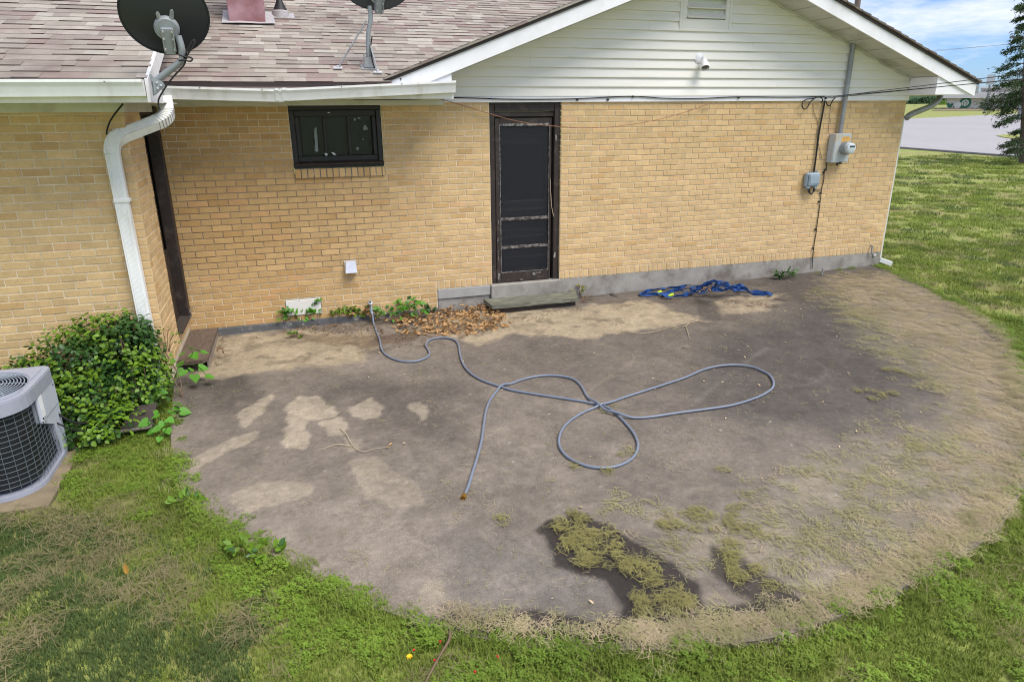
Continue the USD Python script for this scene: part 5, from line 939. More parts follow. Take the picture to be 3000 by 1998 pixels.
# tangle of blue strap
BS = thing('strap_pile', 'tangled pile of blue webbing straps on the patio by the wall', 'strap', G(2085, 855))
C6 = lambda x, y: (1600+x/3.92, 560+y/3.92)
def ribbon(pts, w=.042, hs=None, sd=0):
    hs = hs if hs is not None else [.012]*len(pts); P_ = spline([np.array(G(*C6(*p), h*1.9)) for p, h in zip(pts, hs)], 6); m = MB(); tg = np.gradient(P_, axis=0); V = []
    for i, (p, t) in enumerate(zip(P_, tg)):
        t = unit(t); tw = .7+.75*math.sin(i*.33+sd)+.3*math.sin(i*.9+sd*2); s_ = unit(np.cross(t, (0, 0, 1))); u_ = np.cross(s_, t); d = math.cos(tw)*s_+math.sin(tw)*u_; n_ = np.cross(t, d)
        for a, b in ((-1, -1), (1, -1), (1, 1), (-1, 1)): V.append(p+d*a*w/2+n_*b*.0016+[0, 0, .35*w*abs(math.sin(tw))])
    m.add(V, [[i*4+j, i*4+(j+1) % 4, i*4+4+(j+1) % 4, i*4+4+j] for i in range(len(P_)-1) for j in range(4)]); return emit(BS, 'strap', m, 'strap_blue', smooth=30)
ribbon([(1290, 1190), (1150, 1200), (1085, 1188), (1100, 1168), (1200, 1152), (1300, 1128), (1400, 1115), (1550, 1112), (1640, 1085), (1750, 1092), (1860, 1060), (1950, 1040), (2050, 1030)], sd=.2, hs=[.012]*8+[.02, .03, .04, .05, .05])
ribbon([(1090, 1195), (1250, 1190), (1350, 1170), (1450, 1150), (1560, 1140), (1680, 1110), (1780, 1105), (1880, 1075), (1960, 1080)], sd=1.2, hs=[.015, .015, .015, .02, .02, .03, .04, .05, .05])
ribbon([(1420, 1190), (1330, 1205), (1360, 1180), (1440, 1160), (1560, 1150), (1640, 1170), (1720, 1140), (1800, 1120)], sd=2.0, hs=[.012, .012, .02, .03, .03, .03, .04, .04]); ribbon([(1320, 1205), (1420, 1222), (1540, 1210), (1640, 1198), (1720, 1140), (1800, 1150), (1900, 1120), (2000, 1110)], sd=3.1)
ribbon([(1840, 1100), (1885, 1050), (1890, 1040), (1945, 1050), (2000, 1070), (2060, 1080), (2120, 1105), (2210, 1120), (2265, 1105), (2250, 1085), (2180, 1100), (2080, 1120)], sd=.5, hs=[.03, .09, .15, .17, .15, .10, .06, .05, .05, .05, .03, .02], w=.04)
ribbon([(1930, 1100), (1960, 1080), (2000, 1090), (2060, 1100), (2100, 1120), (2160, 1140), (2240, 1125), (2290, 1130), (2330, 1160), (2360, 1190), (2460, 1200), (2570, 1195), (2575, 1183), (2500, 1180), (2380, 1155), (2250, 1140), (2150, 1150)], sd=1.0, hs=[.10, .13, .12, .09, .06, .04, .04, .05, .03]+[.012]*8)
ribbon([(1870, 1150), (1950, 1120), (2040, 1060), (2100, 1090), (2060, 1130), (1960, 1150), (1900, 1130), (1980, 1090)], sd=2.5, hs=[.03, .06, .11, .07, .05, .04, .06, .09], w=.038); ribbon([(1650, 1130), (1700, 1160), (1820, 1170), (1920, 1140), (2040, 1150), (2140, 1120)], sd=.9, hs=[.03]*6)
for px in ((1305, 1158), (1440, 1190)): m = MB(); q_ = G(*C6(*px), .025); m.obox(q_, ((.9, .3, .2), (-.3, .9, 0), (0, 0, 1)), (.03, .014, .010)); m.obox(q_+[-.035, -.01, -.004], ((.9, .3, .2), (-.3, .9, 0), (0, 0, 1)), (.02, .010, .007)); emit(BS, 'buckle', m, 'lime_plastic')
for i in range(40): m = MB() if i == 0 else m; leaf(m, np.array(G(*C6(1760+rng.uniform(0, 190), 1085+rng.uniform(-10, 60)), .06+.04*rng.random())), rdir(-.3, .3), rdir(.2, 1), .04, .022)
BL = emit('/World', 'caught_leaves', m, 'leaf_dry', label='dead leaves caught in the middle of the blue straps', kind='stuff')
# ------------------------------------------------------------------ grass
def blade(m, p, a, h, w, lean):
    dx, dy = math.cos(a), math.sin(a); sx, sy = -dy*w/2, dx*w/2; p = np.asarray(p, float); k = lean*h
    mid = p+[dx*k*.35, dy*k*.35, h*.6]; tip = p+[dx*k, dy*k, h*math.sqrt(max(.05, 1-min(lean, .97)**2))]
    m.add([p-[sx, sy, 0], p+[sx, sy, 0], mid+[sx*.8, sy*.8, 0], mid-[sx*.8, sy*.8, 0], tip], [[0, 1, 2], [0, 2, 3], [3, 2, 4]])
def patch(kind, R, n_, k):
    m = MB(); r2 = np.random.default_rng(100+k)
    for _ in range(n_):
        r = R*math.sqrt(r2.random()); a = r2.uniform(0, 6.283); p = (r*math.cos(a), r*math.sin(a), 0)
        if kind == 'blade': blade(m, p, r2.uniform(0, 6.283), r2.uniform(.025, .062), r2.uniform(.003, .0052), r2.uniform(.2, .95))
        elif kind == 'straw':
            q_ = r2.uniform(0, 6.283) if r2.random() < .5 else r2.normal(.6, .5); L = r2.uniform(.05, .15); z = r2.uniform(.008, .045); d = np.array([math.cos(q_), math.sin(q_), r2.normal(0, .12)]); s_ = np.array([-d[1], d[0], 0])*r2.uniform(.0007, .0015); c_ = np.array([p[0], p[1], z])
            m.add([c_-d*L/2-s_, c_-d*L/2+s_, c_+s_+[0, 0, .006], c_-s_+[0, 0, .006], c_+d*L/2+s_*.5, c_+d*L/2-s_*.5], [[0, 1, 2, 3], [3, 2, 4, 5]])
        elif kind == 'clover':
            h_ = r2.uniform(.02, .048); a0 = r2.uniform(0, 2); s_ = r2.uniform(.008, .0135); tl = r2.normal(0, .35, 2)
            for j in range(3):
                a1 = a0+j*2.094; d = np.array([math.cos(a1), math.sin(a1), tl[0]*math.cos(a1)+tl[1]*math.sin(a1)]); e = np.array([-d[1], d[0], 0]); c_ = np.array([p[0], p[1], h_]); m.add([c_, c_+d*s_*.7+e*s_*.48, c_+d*s_*1.05, c_+d*s_*.7-e*s_*.48], [[0, 1, 2, 3]])
        elif kind in ('clip', 'pile'):
            q_ = r2.uniform(0, 6.283) if r2.random() < .6 else r2.normal(-.25, .4); L = r2.uniform(.02, .06)*(.95 if kind == 'pile' else 1); z = abs(r2.normal(.003, .006))*(1.4 if kind == 'pile' else 1); d = np.array([math.cos(q_), math.sin(q_), r2.normal(0, .10)]); s_ = np.array([-d[1], d[0], 0])*r2.uniform(.0008, .0016); c_ = np.array([p[0], p[1], z+.002]); b_ = np.array([-d[1], d[0], 0])*r2.normal(0, .0022)
            m.add([c_-d*L/2-s_, c_-d*L/2+s_, c_+b_+s_, c_+b_-s_, c_+d*L/2+s_*.5, c_+d*L/2-s_*.5], [[0, 1, 2, 3], [3, 2, 4, 5]])
    return m
def instancer(name, label, cat, kinds, place):
    """kinds: list of (mesh, material); place: list of (kind, position, yaw, scale)"""
    p = fresh('/World', name); pi = UsdGeom.PointInstancer.Define(stage, p); meta(pi.GetPrim(), label, cat, None, 'stuff'); rel = pi.CreatePrototypesRel()
    for i, (m, mat) in enumerate(kinds): rel.AddTarget(emit(p, 'tuft', m, mat))
    P_ = np.array([q_[1] for q_ in place], np.float32); pi.CreatePositionsAttr(Vt.Vec3fArray.FromNumpy(P_)); pi.CreateProtoIndicesAttr(Vt.IntArray([int(q_[0]) for q_ in place]))
    pi.CreateOrientationsAttr(Vt.QuathArray([Gf.Quath(math.cos(q_[2]/2), 0, 0, math.sin(q_[2]/2)) for q_ in place])); pi.CreateScalesAttr(Vt.Vec3fArray.FromNumpy(np.array([[q_[3]]*2+[q_[3]**.25] for q_ in place], np.float32)))
def proj(P):
    d = np.asarray(P)-EYE; w = d @ FW; return 1500+FPX*(d @ RT)/w, 999-FPX*(d @ UP)/w, w
KB = [(patch('blade', .085, 120, 1), 'grass_green'), (patch('blade', .085, 120, 2), 'grass_dark'), (patch('clover', .085, 90, 3), 'clover'), (patch('straw', .10, 46, 4), 'grass_straw'), (patch('blade', .085, 120, 5), 'grass_green'), (patch('straw', .12, 34, 6), 'grass_straw'), (patch('blade', .085, 60, 7), 'clip_green')]
HOUSEP = sg.Polygon([(-9, WY), (WX, WY), (WX, 0), (XR+.03, 0), (XR+.03, 9), (-9, 9)]); PADP = sg.box(-5.93, -3.25, -4.97, -2.36)
STRAWP = zpoly([(90, 1330), (160, 1250), (250, 1200), (300, 1215), (290, 1290), (190, 1330)]); MIX = zpoly([(-200, 1185), (300, 1140), (400, 1210), (520, 1330), (600, 1420), (640, 1600), (-200, 1600)]); DIRT = zpoly([(230, 1110), (400, 1110), (420, 1140), (300, 1180), (220, 1160)])
LOT_NEAR = 24.0
rows = []
for dmin, dmax, sp, sc in ((0, 5.6, .088, 1.0), (5.6, 8, .12, 1.25), (8, 12, .19, 1.8), (12, 18, .33, 2.7), (18, 28, .62, 4.6)):
    xs_ = np.arange(-7 if dmin < 8 else 2, 26 if dmin > 8 else 10, sp); ys_ = np.arange(-7.2, 20 if dmin > 8 else 4, sp); A, B2 = np.meshgrid(xs_, ys_); Q = np.c_[A.ravel(), B2.ravel()]+rng.uniform(-.5, .5, (A.size, 2))*sp
    z = gz(Q[:, 0], Q[:, 1])-.055; u_, v_, w = proj(np.c_[Q, z]); ok = (w > max(dmin, .5)) & (w <= dmax) & (u_ > -260) & (u_ < 3260) & (v_ < 2150) & (Q[:, 0] < LOT_NEAR-.5+.0*Q[:, 1]); Q, z = Q[ok], z[ok]
    ok = ~inside(PATIO, Q) & ~inside(HOUSEP, Q) & ~inside(PADP, Q); Q, z = Q[ok], z[ok]
    n1, n2, n3 = nz(Q, 1.6, 71), nz(Q, 3.4, 72), nz(Q, .7, 73); dpat = -sdist(PATIO, Q); mix_, stp, drt = mask(MIX, Q, .5, .2, 3, 74), mask(STRAWP, Q, .25, .15, 4, 75), mask(DIRT, Q, .15, .1, 4, 76)
    for i in range(len(Q)):
        r = rng.random(); k = 0; far_ = dmin >= 8
        if mix_[i] > .5 and dpat[i] > .22:
            k = 1 if n1[i]+.15*(r-.5) > .42 else 0
            if stp[i] > .5: k = 3 if r < .6 else 1
            if drt[i] > .5: k = 3 if r < .5 else 0
            if rng.random() < .13+1.5*(n2[i]-.48): rows.append((3, (Q[i, 0], Q[i, 1], z[i]+.008), rng.uniform(0, 6.283), sc*rng.uniform(.8, 1.2)))
        elif far_: k = (3 if r < .03+.5*max(0, n3[i]-.55) else (6 if r < .22 else (0 if r < .90 else 1)))
        else:
            k = 2 if r < .34+1.0*(n1[i]-.5) else (0 if r < .72 else (4 if r < .80 else (6 if r < .80+.4*max(0, n2[i]-.45) else (5 if n2[i] > .62 else 0))))
        if k < 0: continue
        s_ = sc*rng.uniform(.8, 1.2)*(1.0 if k not in (2,) else .95); rows.append((k, (Q[i, 0], Q[i, 1], z[i]), rng.uniform(0, 6.283), s_))
        if k == 2: rows.append((0 if rng.random() < .7 else 4, (Q[i, 0], Q[i, 1], z[i]), rng.uniform(0, 6.283), s_*.9))
        if dpat[i] < .12 and Q[i, 0] < 2.2: rows.append((0, (Q[i, 0], Q[i, 1], z[i]+.01), rng.uniform(0, 6.283), s_*1.25))
        if k in (0, 4) and not far_ and rng.random() < .05: rows.append((3, (Q[i, 0], Q[i, 1], z[i]), rng.uniform(0, 6.283), s_*.8))
for a_, b_ in zip(np.array(PATIO.exterior.coords)[:-1], np.array(PATIO.exterior.coords)[1:]):     # turf creeping over the rim
    L_ = np.linalg.norm(b_-a_)
    for _ in range(int(L_*34)+1):
        q_ = a_+(b_-a_)*rng.random()+rng.normal(0, .035, 2)
        if q_[1] > -1.5 and q_[0] < 4: continue
        if q_[0] > -1.9 and q_[0] < 3.3 and rng.random() < .45: continue
        if inside(HOUSEP, q_[None])[0] or (q_[0] < -4.15 and q_[1] > -2.75 and rng.random() < .75): continue
        rows.append(((0, 2, 4, 6)[rng.choice(4, p=[.45, .3, .15, .1])], (*q_, gz(*q_)-.03+.012*rng.random()), rng.uniform(0, 6.283), rng.uniform(.5, 1.15)))
instancer('lawn_grass', 'mown green lawn mixed with clover and dry straw around the patio', 'grass', KB, rows)
# grass clippings on the patio
KC = [(patch('clip', .06, 24, 11), 'clip_green'), (patch('clip', .06, 24, 12), 'clip_tan'), (patch('pile', .036, 22, 13), 'clip_pile'), (patch('clip', .05, 5, 14), 'clip_green'), (patch('clip', .05, 5, 15), 'clip_tan')]
rows = []; Q = np.c_[rng.uniform(-4.4, 5.2, 60000), rng.uniform(-6, -.05, 60000)]; Q = Q[inside(PATIO.buffer(.02), Q)]
dc = mask(CLIP, Q, .55, .35, 2.2, 81)*np.clip(.28+1.7*(nz(Q, 2.6, 82)-.33), .05, 1); dr_ = mask(RIM, Q, .35, .2, 3, 83); dens = np.maximum(dc*.55, dr_*.52); thick = np.zeros(len(Q))
for i, (pl_, a) in enumerate(PILES): thick = np.maximum(thick, a*mask(pl_.buffer(-.012), Q, .08, .12, 9, 90+i))
thick *= np.clip((nz(Q, 11, 88)-.36)*6, .12, 1)
wetd = np.maximum.reduce([mask(w_, Q, .05, .02, 5, 60+i) for i, w_ in enumerate(WETP)]); dens = np.where((wetd > .5) & (thick < .3), dens*.12, dens)
for i in range(len(Q)):
    r = rng.random(); z = gz(*Q[i])+.002
    if r < thick[i]*.62: rows.append((2, (*Q[i], z+.002+.008*rng.random()*thick[i]), rng.uniform(0, 6.283), rng.uniform(.9, 1.3)))
    elif r < dens[i]*.60: rows.append((1 if rng.random() < .15+.7*dr_[i] else 0, (*Q[i], z), rng.uniform(0, 6.283), rng.uniform(.8, 1.2)))
    elif rng.random() < .05: rows.append((3+int(rng.random() < .4), (*Q[i], z), rng.uniform(0, 6.283), rng.uniform(.6, 1.1)))
ringp = np.array(PATIO.exterior.coords)      # straw caught along the rim
for p in ringp:
    if p[1] < -2.2 and p[0] > -2.7:
        for _ in range(3 if p[0] < -1.9 else 10): q_ = p*(1-.012)+rng.normal(0, .05, 2)+[0, .03]; rows.append((1 if rng.random() < .55 else 0, (*q_, gz(*q_)+.004+.02*rng.random()), rng.uniform(0, 6.283), rng.uniform(.6, 1.0)))
instancer('grass_clippings', 'dry grass clippings strewn over the right and front of the patio', 'grass clippings', KC, rows)
# taller weeds along the rim, a dandelion and berries
for lab, px, mat in (('narrow upright grass tuft at the left rim of the patio', T(0, 3, 2215, 380), 'grass_green'), ('broad leaved weed beside the upright grass at the left rim', T(0, 3, 2290, 400), 'leaf_bright'), ('bright weed where the patio rim meets the lower lawn', T(1, 3, 100, 440), 'leaf_bright'), ('small weed in the grass below the ground vine', T(0, 2, 1740, 1520), 'leaf_bright')):
    b_ = np.array(G(*px, -.04))
    if 'upright' in lab and 'beside' not in lab:
        t = thing('grass_tuft', lab, 'grass tuft', b_); m = MB(); [blade(m, b_+rdir()*[.03, .03, 0], rng.uniform(0, 6.28), rng.uniform(.1, .2), .007, rng.uniform(.05, .45)) for _ in range(16)]; emit(t, 'blades', m, mat)
    else: weed('weed', lab, b_, 7, .08, .11, mat, (.04, .065))
DA = thing('dandelion', 'yellow dandelion flower in the grass at the bottom edge', 'flower', G(*T(1, 3, 1410, 1340))); q_ = np.array(G(*T(1, 3, 1410, 1335), .03))
m = MB(); [leaf(m, q_, (math.cos(a), math.sin(a), .25+.4*(i % 2)), (0, 0, 1), .017, .008) for i, a in enumerate(np.linspace(0, 6.283*2, 26))]; emit(DA, 'petals', m, 'flower'); m = MB(); m.cyl(q_-[0, 0, .08], q_, .003, 6); emit(DA, 'stalk', m, 'grass_green')
for i, px in enumerate(((1450, 1270), (1692, 1192), (1640, 1362), (2012, 1470), (2220, 1328))):
    q_ = np.array(G(*T(1, 3, *px), .015)); b_ = thing('berry', ('red berry close beside the yellow dandelion', 'red berry left of the top of the long bare stem', 'red berry right below the dandelion near the bare stem', 'red berry right of the bare stem near the bottom edge', 'rightmost red berry in the grass below the wet stain')[i], 'berry', q_, 'red berries in the grass'); m = MB(); m.tm(trimesh.creation.icosphere(2, .006).apply_translation(q_)); emit(b_, 'fruit', m, 'berry', smooth=True); m = MB(); m.cyl(q_-[0, 0, .05], q_, .0015, 5); emit(b_, 'stalk', m, 'grass_green')
OL = thing('fallen_leaf', 'orange dry leaf in the dark grass at the lower left', 'leaf', G(*T(0, 3, 1165, 570))); m = MB(); leaf(m, np.array(G(*T(0, 3, 1170, 580), .02)), (-.2, .6, .6), (.3, -.8, .4), .07, .04); emit(OL, 'blade', m, 'brass')
# ------------------------------------------------------------------ beyond the lawn
def flat(name, pts, h, mat, label, kind='structure', cat=None):
    m = MB(); P_ = sg.Polygon([tuple(p[:2]) for p in pts]); t = trimesh.creation.extrude_polygon(P_, .02, engine='earcut'); v = t.vertices.copy(); v[:, 2] += gz(v[:, 0], v[:, 1])+h-.075; m.add(v, t.faces); return emit('/World', name, m, mat, label=label, kind=kind, cat=cat)
nA, nB, fC, fD = G(2641, 432), G(3000, 459), G(*T(3, 0, 1250, 1092)), G(*T(3, 0, 2150, 1050))
LOT = [nB-(nA-nB)*3, nA+(nA-nB)*1.5, nA+(nA-nB)*1.5+(fC-nA)*.6, fC+(fC-fD)*.5, fD+(fD-fC)*2.2]
flat('parking_lot', LOT, .025, 'asphalt', 'wide pale grey parking lot beyond the lawn')
kd = unit(nA-nB); kn = np.array([-kd[1], kd[0], 0]); kn = kn if kn @ FW > 0 else -kn; m = MB(); a, b = LOT[0], LOT[1]
for i in range(24):
    p = a+(b-a)*i/24; q_ = a+(b-a)*(i+1)/24-kd*-.01; V = [x+kn*o+[0, 0, z] for x in (p, q_) for o, z in ((-.16, -.10), (-.16, .02), (.0, .02), (.0, -.10))]; m.add(V, [[0, 4, 5, 1], [1, 5, 6, 2], [2, 6, 7, 3], [0, 1, 2, 3], [4, 7, 6, 5]])
emit('/World', 'kerb', m, 'kerb', label='dark kerb between the lawn and the parking lot', kind='structure')
isl = [G(*T(3, 0, *p)) for p in ((2100, 1247), (2180, 1236), (2400, 1232), (2600, 1250), (2500, 1285), (2300, 1278), (2180, 1265))]
flat('grass_island', isl, .06, 'turf_base', 'small grass island in the parking lot')
def vplane(base, px):       # a point over a distant base, on the upright plane that faces the lawn
    n_ = unit(np.array([FW[0], FW[1], 0])) if False else unit(np.array([base[0]-EYE[0], base[1]-EYE[1], 0])); d = ray(*px); return EYE+d*(((base-EYE) @ n_)/(d @ n_))
SB = G(*T(3, 0, 2000, 1000)); nS = unit(np.array([SB[0]-EYE[0], SB[1]-EYE[1], 0])); eS = np.array([nS[1], -nS[0], 0])
ST = thing('store_building', 'pale store building with a round green and white logo across the lot', 'store', SB)
def sxy(x, y): P_ = vplane(SB, T(3, 0, x, y)); return ((P_-SB) @ eS, P_[2]-SB[2])
def sblock(name, pts, mat, d0, d1, **k): m = MB(); m.prism([sxy(*p) for p in pts], SB+nS*d0, eS, (0, 0, 1), nS*(d1-d0)); return emit(ST, name, m, mat, **k)
sblock('front_wall', [(1640, 1010), (3300, 1010), (3300, 905), (1645, 885)], 'store_wall', 0, 9); sblock('parapet', [(1560, 905), (3300, 905), (3300, 870), (1640, 868)], 'store_white', -.5, 9.2); sblock('parapet', [(1600, 867), (3300, 869), (3300, 850), (1600, 845)], 'store_wall', .5, 9.1)
sblock('upper_wall', [(1950, 846), (3300, 850), (3300, 812), (1960, 800)], 'store_wall', 2, 8.9); sblock('parapet', [(1950, 812), (3300, 822), (3300, 802), (1950, 795)], 'store_white', 1.6, 9.3); sblock('base_course', [(1630, 1012), (3300, 1015), (3300, 998), (1632, 996)], 'pad', -.4, 0)
cl = sxy(1812, 948); rl = (sxy(1868, 948)[0]-sxy(1757, 948)[0])/2
def sdisc(name, c0, r0_, mat, d, hole=0): m = MB(); p = sg.Point(*c0).buffer(r0_, 24); p = p.difference(sg.Point(*c0).buffer(hole, 24)) if hole else p; m.prism(p, SB+nS*d, eS, (0, 0, 1), nS*.03); emit(LG, name, m, mat)
LG = group_part(ST, 'wall_logo', 'round green and white wall logo')
sdisc('logo_ring', cl, rl, 'sign_green', -.06); sdisc('logo_field', cl, rl*.60, 'store_white', -.07)
star = lambda c0, r_: [(c0[0]+r_*(1 if i % 2 == 0 else .42)*math.sin(i*math.pi/5), c0[1]+r_*(1 if i % 2 == 0 else .42)*math.cos(i*math.pi/5)) for i in range(10)]
m = MB(); m.prism(star((cl[0], cl[1]+rl*.30), rl*.2), SB+nS*-.1, eS, (0, 0, 1), nS*.03)
for s_ in (-1, 1): [m.prism([(cl[0]+s_*rl*(.12+.13*j), cl[1]-rl*.5), (cl[0]+s_*rl*(.17+.13*j), cl[1]-rl*.5), (cl[0]+s_*rl*(.25+.13*j), cl[1]+rl*.22), (cl[0]+s_*rl*(.19+.13*j), cl[1]+rl*.22)], SB+nS*-.1, eS, (0, 0, 1), nS*.03) for j in range(2)]
emit(LG, 'logo_figure', m, 'sign_green')
m = MB()
for x0, y0, r_ in ((1655, 960, 8), (1672, 978, 10), (1690, 962, 7), (1712, 984, 6), (1776, 988, 8)): c0 = sxy(x0, y0); m.prism(sg.Point(*c0).buffer(r_*.011*2.0, 8), SB+nS*-.05, eS, (0, 0, 1), nS*.03)
emit(ST, 'wall_painting', m, 'sign_green'); m = MB(); m.prism(sg.Point(*sxy(1742, 968)).buffer(.42, 12), SB+nS*-.08, eS, (0, 0, 1), nS*.03); m.prism([sxy(*p) for p in ((1880, 978), (1915, 978), (1915, 995), (1880, 995))], SB+nS*-.08, eS, (0, 0, 1), nS*.03); emit(ST, 'wall_painting', m, 'store_white')
sd_ = [G(*T(3, 0, *p)) for p in ((1500, 1018), (3300, 1012), (3300, 1001), (1560, 1004))]; flat('sidewalk', sd_, .05, 'pad', 'pale pavement in front of the store')
# sign, lamp, utility pole, far wires
gS = G(*T(3, 0, 1985, 1040)); SG2 = thing('road_sign', 'rectangular sign seen from behind on a tall post before the store', 'sign', gS); p_ = vplane(gS, T(3, 0, 2000, 690)); q_ = vplane(gS, T(3, 0, 2000, 785)); e2 = np.array([unit(gS-EYE)[1], -unit(gS-EYE)[0], 0]); hw = np.linalg.norm(vplane(gS, T(3, 0, 2042, 740))-vplane(gS, T(3, 0, 1966, 740)))/2
m = MB(); m.cyl(gS-[0, 0, .2], [*gS[:2], p_[2]], .09, 8); emit(SG2, 'post', m, 'steel_pole'); m = MB(); m.obox((np.array([*gS[:2], (p_[2]+q_[2])/2]))-nS*.12, (e2, nS, (0, 0, 1)), (hw, .02, (p_[2]-q_[2])/2)); emit(SG2, 'panel', m, 'sign_back')
gL = EYE+(G(*T(3, 0, 2300, 1100))-EYE)*1.0; SL = thing('street_lamp', 'slim street lamp with a single arm behind the conifer', 'street lamp', gL); t_ = vplane(gL, T(3, 0, 2325, 345)); e3 = vplane(gL, T(3, 0, 2252, 346))
m = MB(); m.tube([gL-[0, 0, .2], [*gL[:2], t_[2]]], [.16, .09], 8); emit(SL, 'pole', m, 'steel_pole'); m = MB(); m.tube([np.array([*gL[:2], t_[2]]), e3], .07, 6); emit(SL, 'arm', m, 'steel_pole'); m = MB(); dl = e3-np.array([*gL[:2], t_[2]]); m.obox(e3-dl*.15, (dl, np.cross(dl, (0, 0, 1)), (0, 0, 1)), (np.linalg.norm(dl)*.3, .18, .09)); emit(SL, 'lamp_head', m, 'steel_pole')
uP = EYE+unit(ray(*T(3, 0, 815, 100))*[1, 1, 0])*38; uP[2] = gz(uP[0], uP[1]); tU = vplane(uP, T(3, 0, 835, -60)); UPO = thing('utility_pole', 'wooden utility pole rising behind the right roof slope', 'utility pole', uP); b2 = vplane(uP, T(3, 0, 812, 110)); dU = unit(tU-b2)
m = MB(); m.tube([b2-dU*4.2, tU+dU*2], [.16, .12], 12); emit(UPO, 'pole', m, 'pole_wood', smooth=True)
far = EYE+unit(ray(*T(3, 0, 1500, 480))*[1, 1, 0])*70
wire('power_line', 'two thin far power lines in the sky above the store', [[vplane(far, T(3, 0, -400, 640-d*.9)), vplane(far, T(3, 0, 1490, 478-d)), vplane(far, T(3, 0, 2250, 405+d*.4)), vplane(far, T(3, 0, 3200, 310+d*.5))] for d in (0, 10)], 'steel_pole', .010)
# conifer at the right edge
tb_ = G(2998, 476); TR = thing('conifer_tree', 'ragged open conifer standing at the right edge by the kerb', 'tree', tb_); top_ = vplane(tb_, (3012, -90)); Hh = top_[2]-tb_[2]; tx_ = top_-tb_; tx_[2] = 0
trunk_at = lambda z: np.array([*(tb_[:2]+tx_[:2]*np.clip((z-tb_[2])/Hh, 0, 1)), z])
m = MB(); tk = spline([tb_-[0, 0, .1], trunk_at(tb_[2]+Hh*.3), trunk_at(tb_[2]+Hh*.65), top_], 5); m.tube(tk, np.linspace(.13, .02, len(tk)), 10); emit(TR, 'trunk', m, 'bark', smooth=True)
mc, mbr = MB(), MB(); rt = np.random.default_rng(5); vd = unit(np.array([tb_[0]-EYE[0], tb_[1]-EYE[1], 0])); ends = []
for u_, v_ in ((2984, 24), (2978, 62), (2990, 78), (2968, 122), (2946, 152), (2966, 172), (2928, 205), (2940, 226), (2962, 250), (2905, 262), (2876, 304), (2898, 322), (2888, 312), (2926, 338), (2922, 366), (2950, 352), (2966, 300), (2958, 280), (2944, 318), (2972, 388), (2938, 428), (2950, 446), (2962, 418), (2978, 440)):
    ends.append(vplane(tb_, (u_, v_))+vd*rt.normal(0, .25))
for i in range(46):
    f_ = rt.uniform(.06, .95); a_ = rt.uniform(-1.9, 1.9); R_ = 1.6*(1-f_)**.5*rt.uniform(.5, 1.1)+.1; c_ = trunk_at(tb_[2]+Hh*f_); e4 = np.array([vd[1], -vd[0], 0]); ends.append(c_+(e4*math.cos(a_)+vd*math.sin(a_))*R_-[0, 0, .12*R_])
for e_ in ends:
    L_ = np.linalg.norm((e_-trunk_at(e_[2]))[:2]); b_ = trunk_at(e_[2]+.22*L_); br = spline([b_, (b_+e_)/2+[0, 0, .12*L_], e_], 8); mbr.tube(br, np.linspace(.02, .005, len(br)), 4); hd = unit(e_-b_)
    for k_, p in enumerate(br):
        if k_ < 5: continue
        for _ in range(26 if k_ > 7 else 12):
            c_ = p+rt.normal(0, .05+.05*L_, 3)*[1, 1, .6]-[0, 0, .03]; d = unit(hd*[1, 1, .3]+rt.normal(0, .55, 3)-[0, 0, .45]); s_ = unit(np.cross(d, rt.normal(0, 1, 3))); L = rt.uniform(.06, .13); mc.add([c_-s_*L*.17, c_+s_*L*.17, c_+d*L], [[0, 1, 2]])
emit(TR, 'branches', mbr, 'bark'); emit(TR, 'crown', mc, 'conifer')
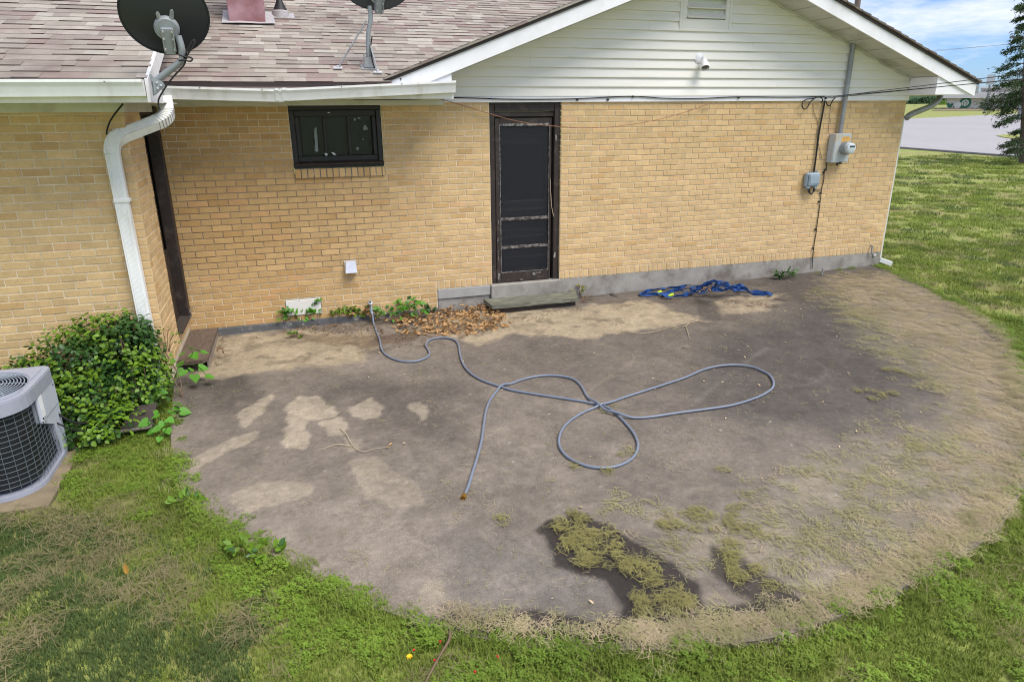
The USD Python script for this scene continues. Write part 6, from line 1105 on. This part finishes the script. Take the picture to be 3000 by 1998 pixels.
# trees beyond the store
def fartree(name, label, px, base_y, r_px, mat, cat='tree', sq=1.0, dist=170, n_=700):
    c0 = EYE+unit(ray(*T(3, 0, *px))*[1, 1, 0])*dist; gb = np.array([c0[0], c0[1], 2.6]); ctr = vplane(gb, T(3, 0, *px)); r = np.linalg.norm(vplane(gb, T(3, 0, px[0]+r_px, px[1]))-ctr); t = thing(name, label, cat, gb); rt2 = np.random.default_rng(int(px[0]))
    m = MB(); m.tube([gb-[0, 0, .5], ctr], [r*.12, r*.06], 6); emit(t, 'trunk', m, 'bark'); m = MB()
    lb = [(ctr+rt2.normal(0, .42, 3)*r*[1, 1, .6*sq], r*rt2.uniform(.35, .62)) for _ in range(9)]
    for _ in range(n_):
        c1, r1 = lb[rt2.integers(9)]; d = unit(rt2.normal(0, 1, 3)); p = c1+d*r1*rt2.uniform(.8, 1.05)*[1, 1, sq]; s1, s2 = unit(np.cross(d, rt2.normal(0, 1, 3))), unit(d+rt2.normal(0, .7, 3)); s3 = np.cross(s1, s2); L = r*rt2.uniform(.10, .2); m.add([p-s1*L, p+s3*L, p+s1*L, p-s3*L], [[0, 1, 2, 3]])
    emit(t, 'crown', m, mat)
for i, (lab, px, r, mat, ds) in enumerate([('tall dark green tree just right of the house corner', (1345, 955), 72, 'far_tree', 175), ('rounded dark green tree behind the bent downspout', (1430, 950), 84, 'far_tree', 170), ('dark green tree between the downspout and the store', (1540, 935), 80, 'far_tree', 180), ('green tree behind the left end of the store roof', (1640, 860), 55, 'far_tree', 190), ('low dark trees above the middle of the store roof', (2080, 815), 48, 'far_tree', 200), ('low green trees above the store roof beside the sign', (2160, 795), 44, 'far_tree', 195), ('dark trees at the right above the store roof', (2330, 790), 52, 'far_tree', 198)]): fartree('distant_tree', lab, px, 0, r, mat, 'tree', .9, ds)
fartree('distant_bush', 'bright yellow green bush left of the store wall', (1600, 965), 0, 50, 'far_bush', 'bush', 1.0, 150); fartree('distant_bush', 'small bright bush near the foot of the house corner', (1335, 990), 0, 22, 'far_bush', 'bush', .8, 140)
hb = MB(); aa = np.linspace(math.radians(-20), math.radians(110), 60); hh = 5.5+4*meshkit.fbm(np.c_[aa*6, aa*0, aa*0], 4, 3)
V = [(330*math.sin(a), 330*math.cos(a), -2) for a in aa]+[(345*math.sin(a), 345*math.cos(a), h_) for a, h_ in zip(aa, hh)]+[(420*math.sin(a), 420*math.cos(a), h_*1.2) for a, h_ in zip(aa, hh)]; hb.add(V, [[k*60+i, k*60+i+1, k*60+61+i, k*60+60+i] for k in (0, 1) for i in range(59)]); emit('/World', 'hills', hb, 'far_tree', smooth=True, label='low wooded hills on the horizon', kind='structure')
print('prims', len(list(stage.Traverse())))
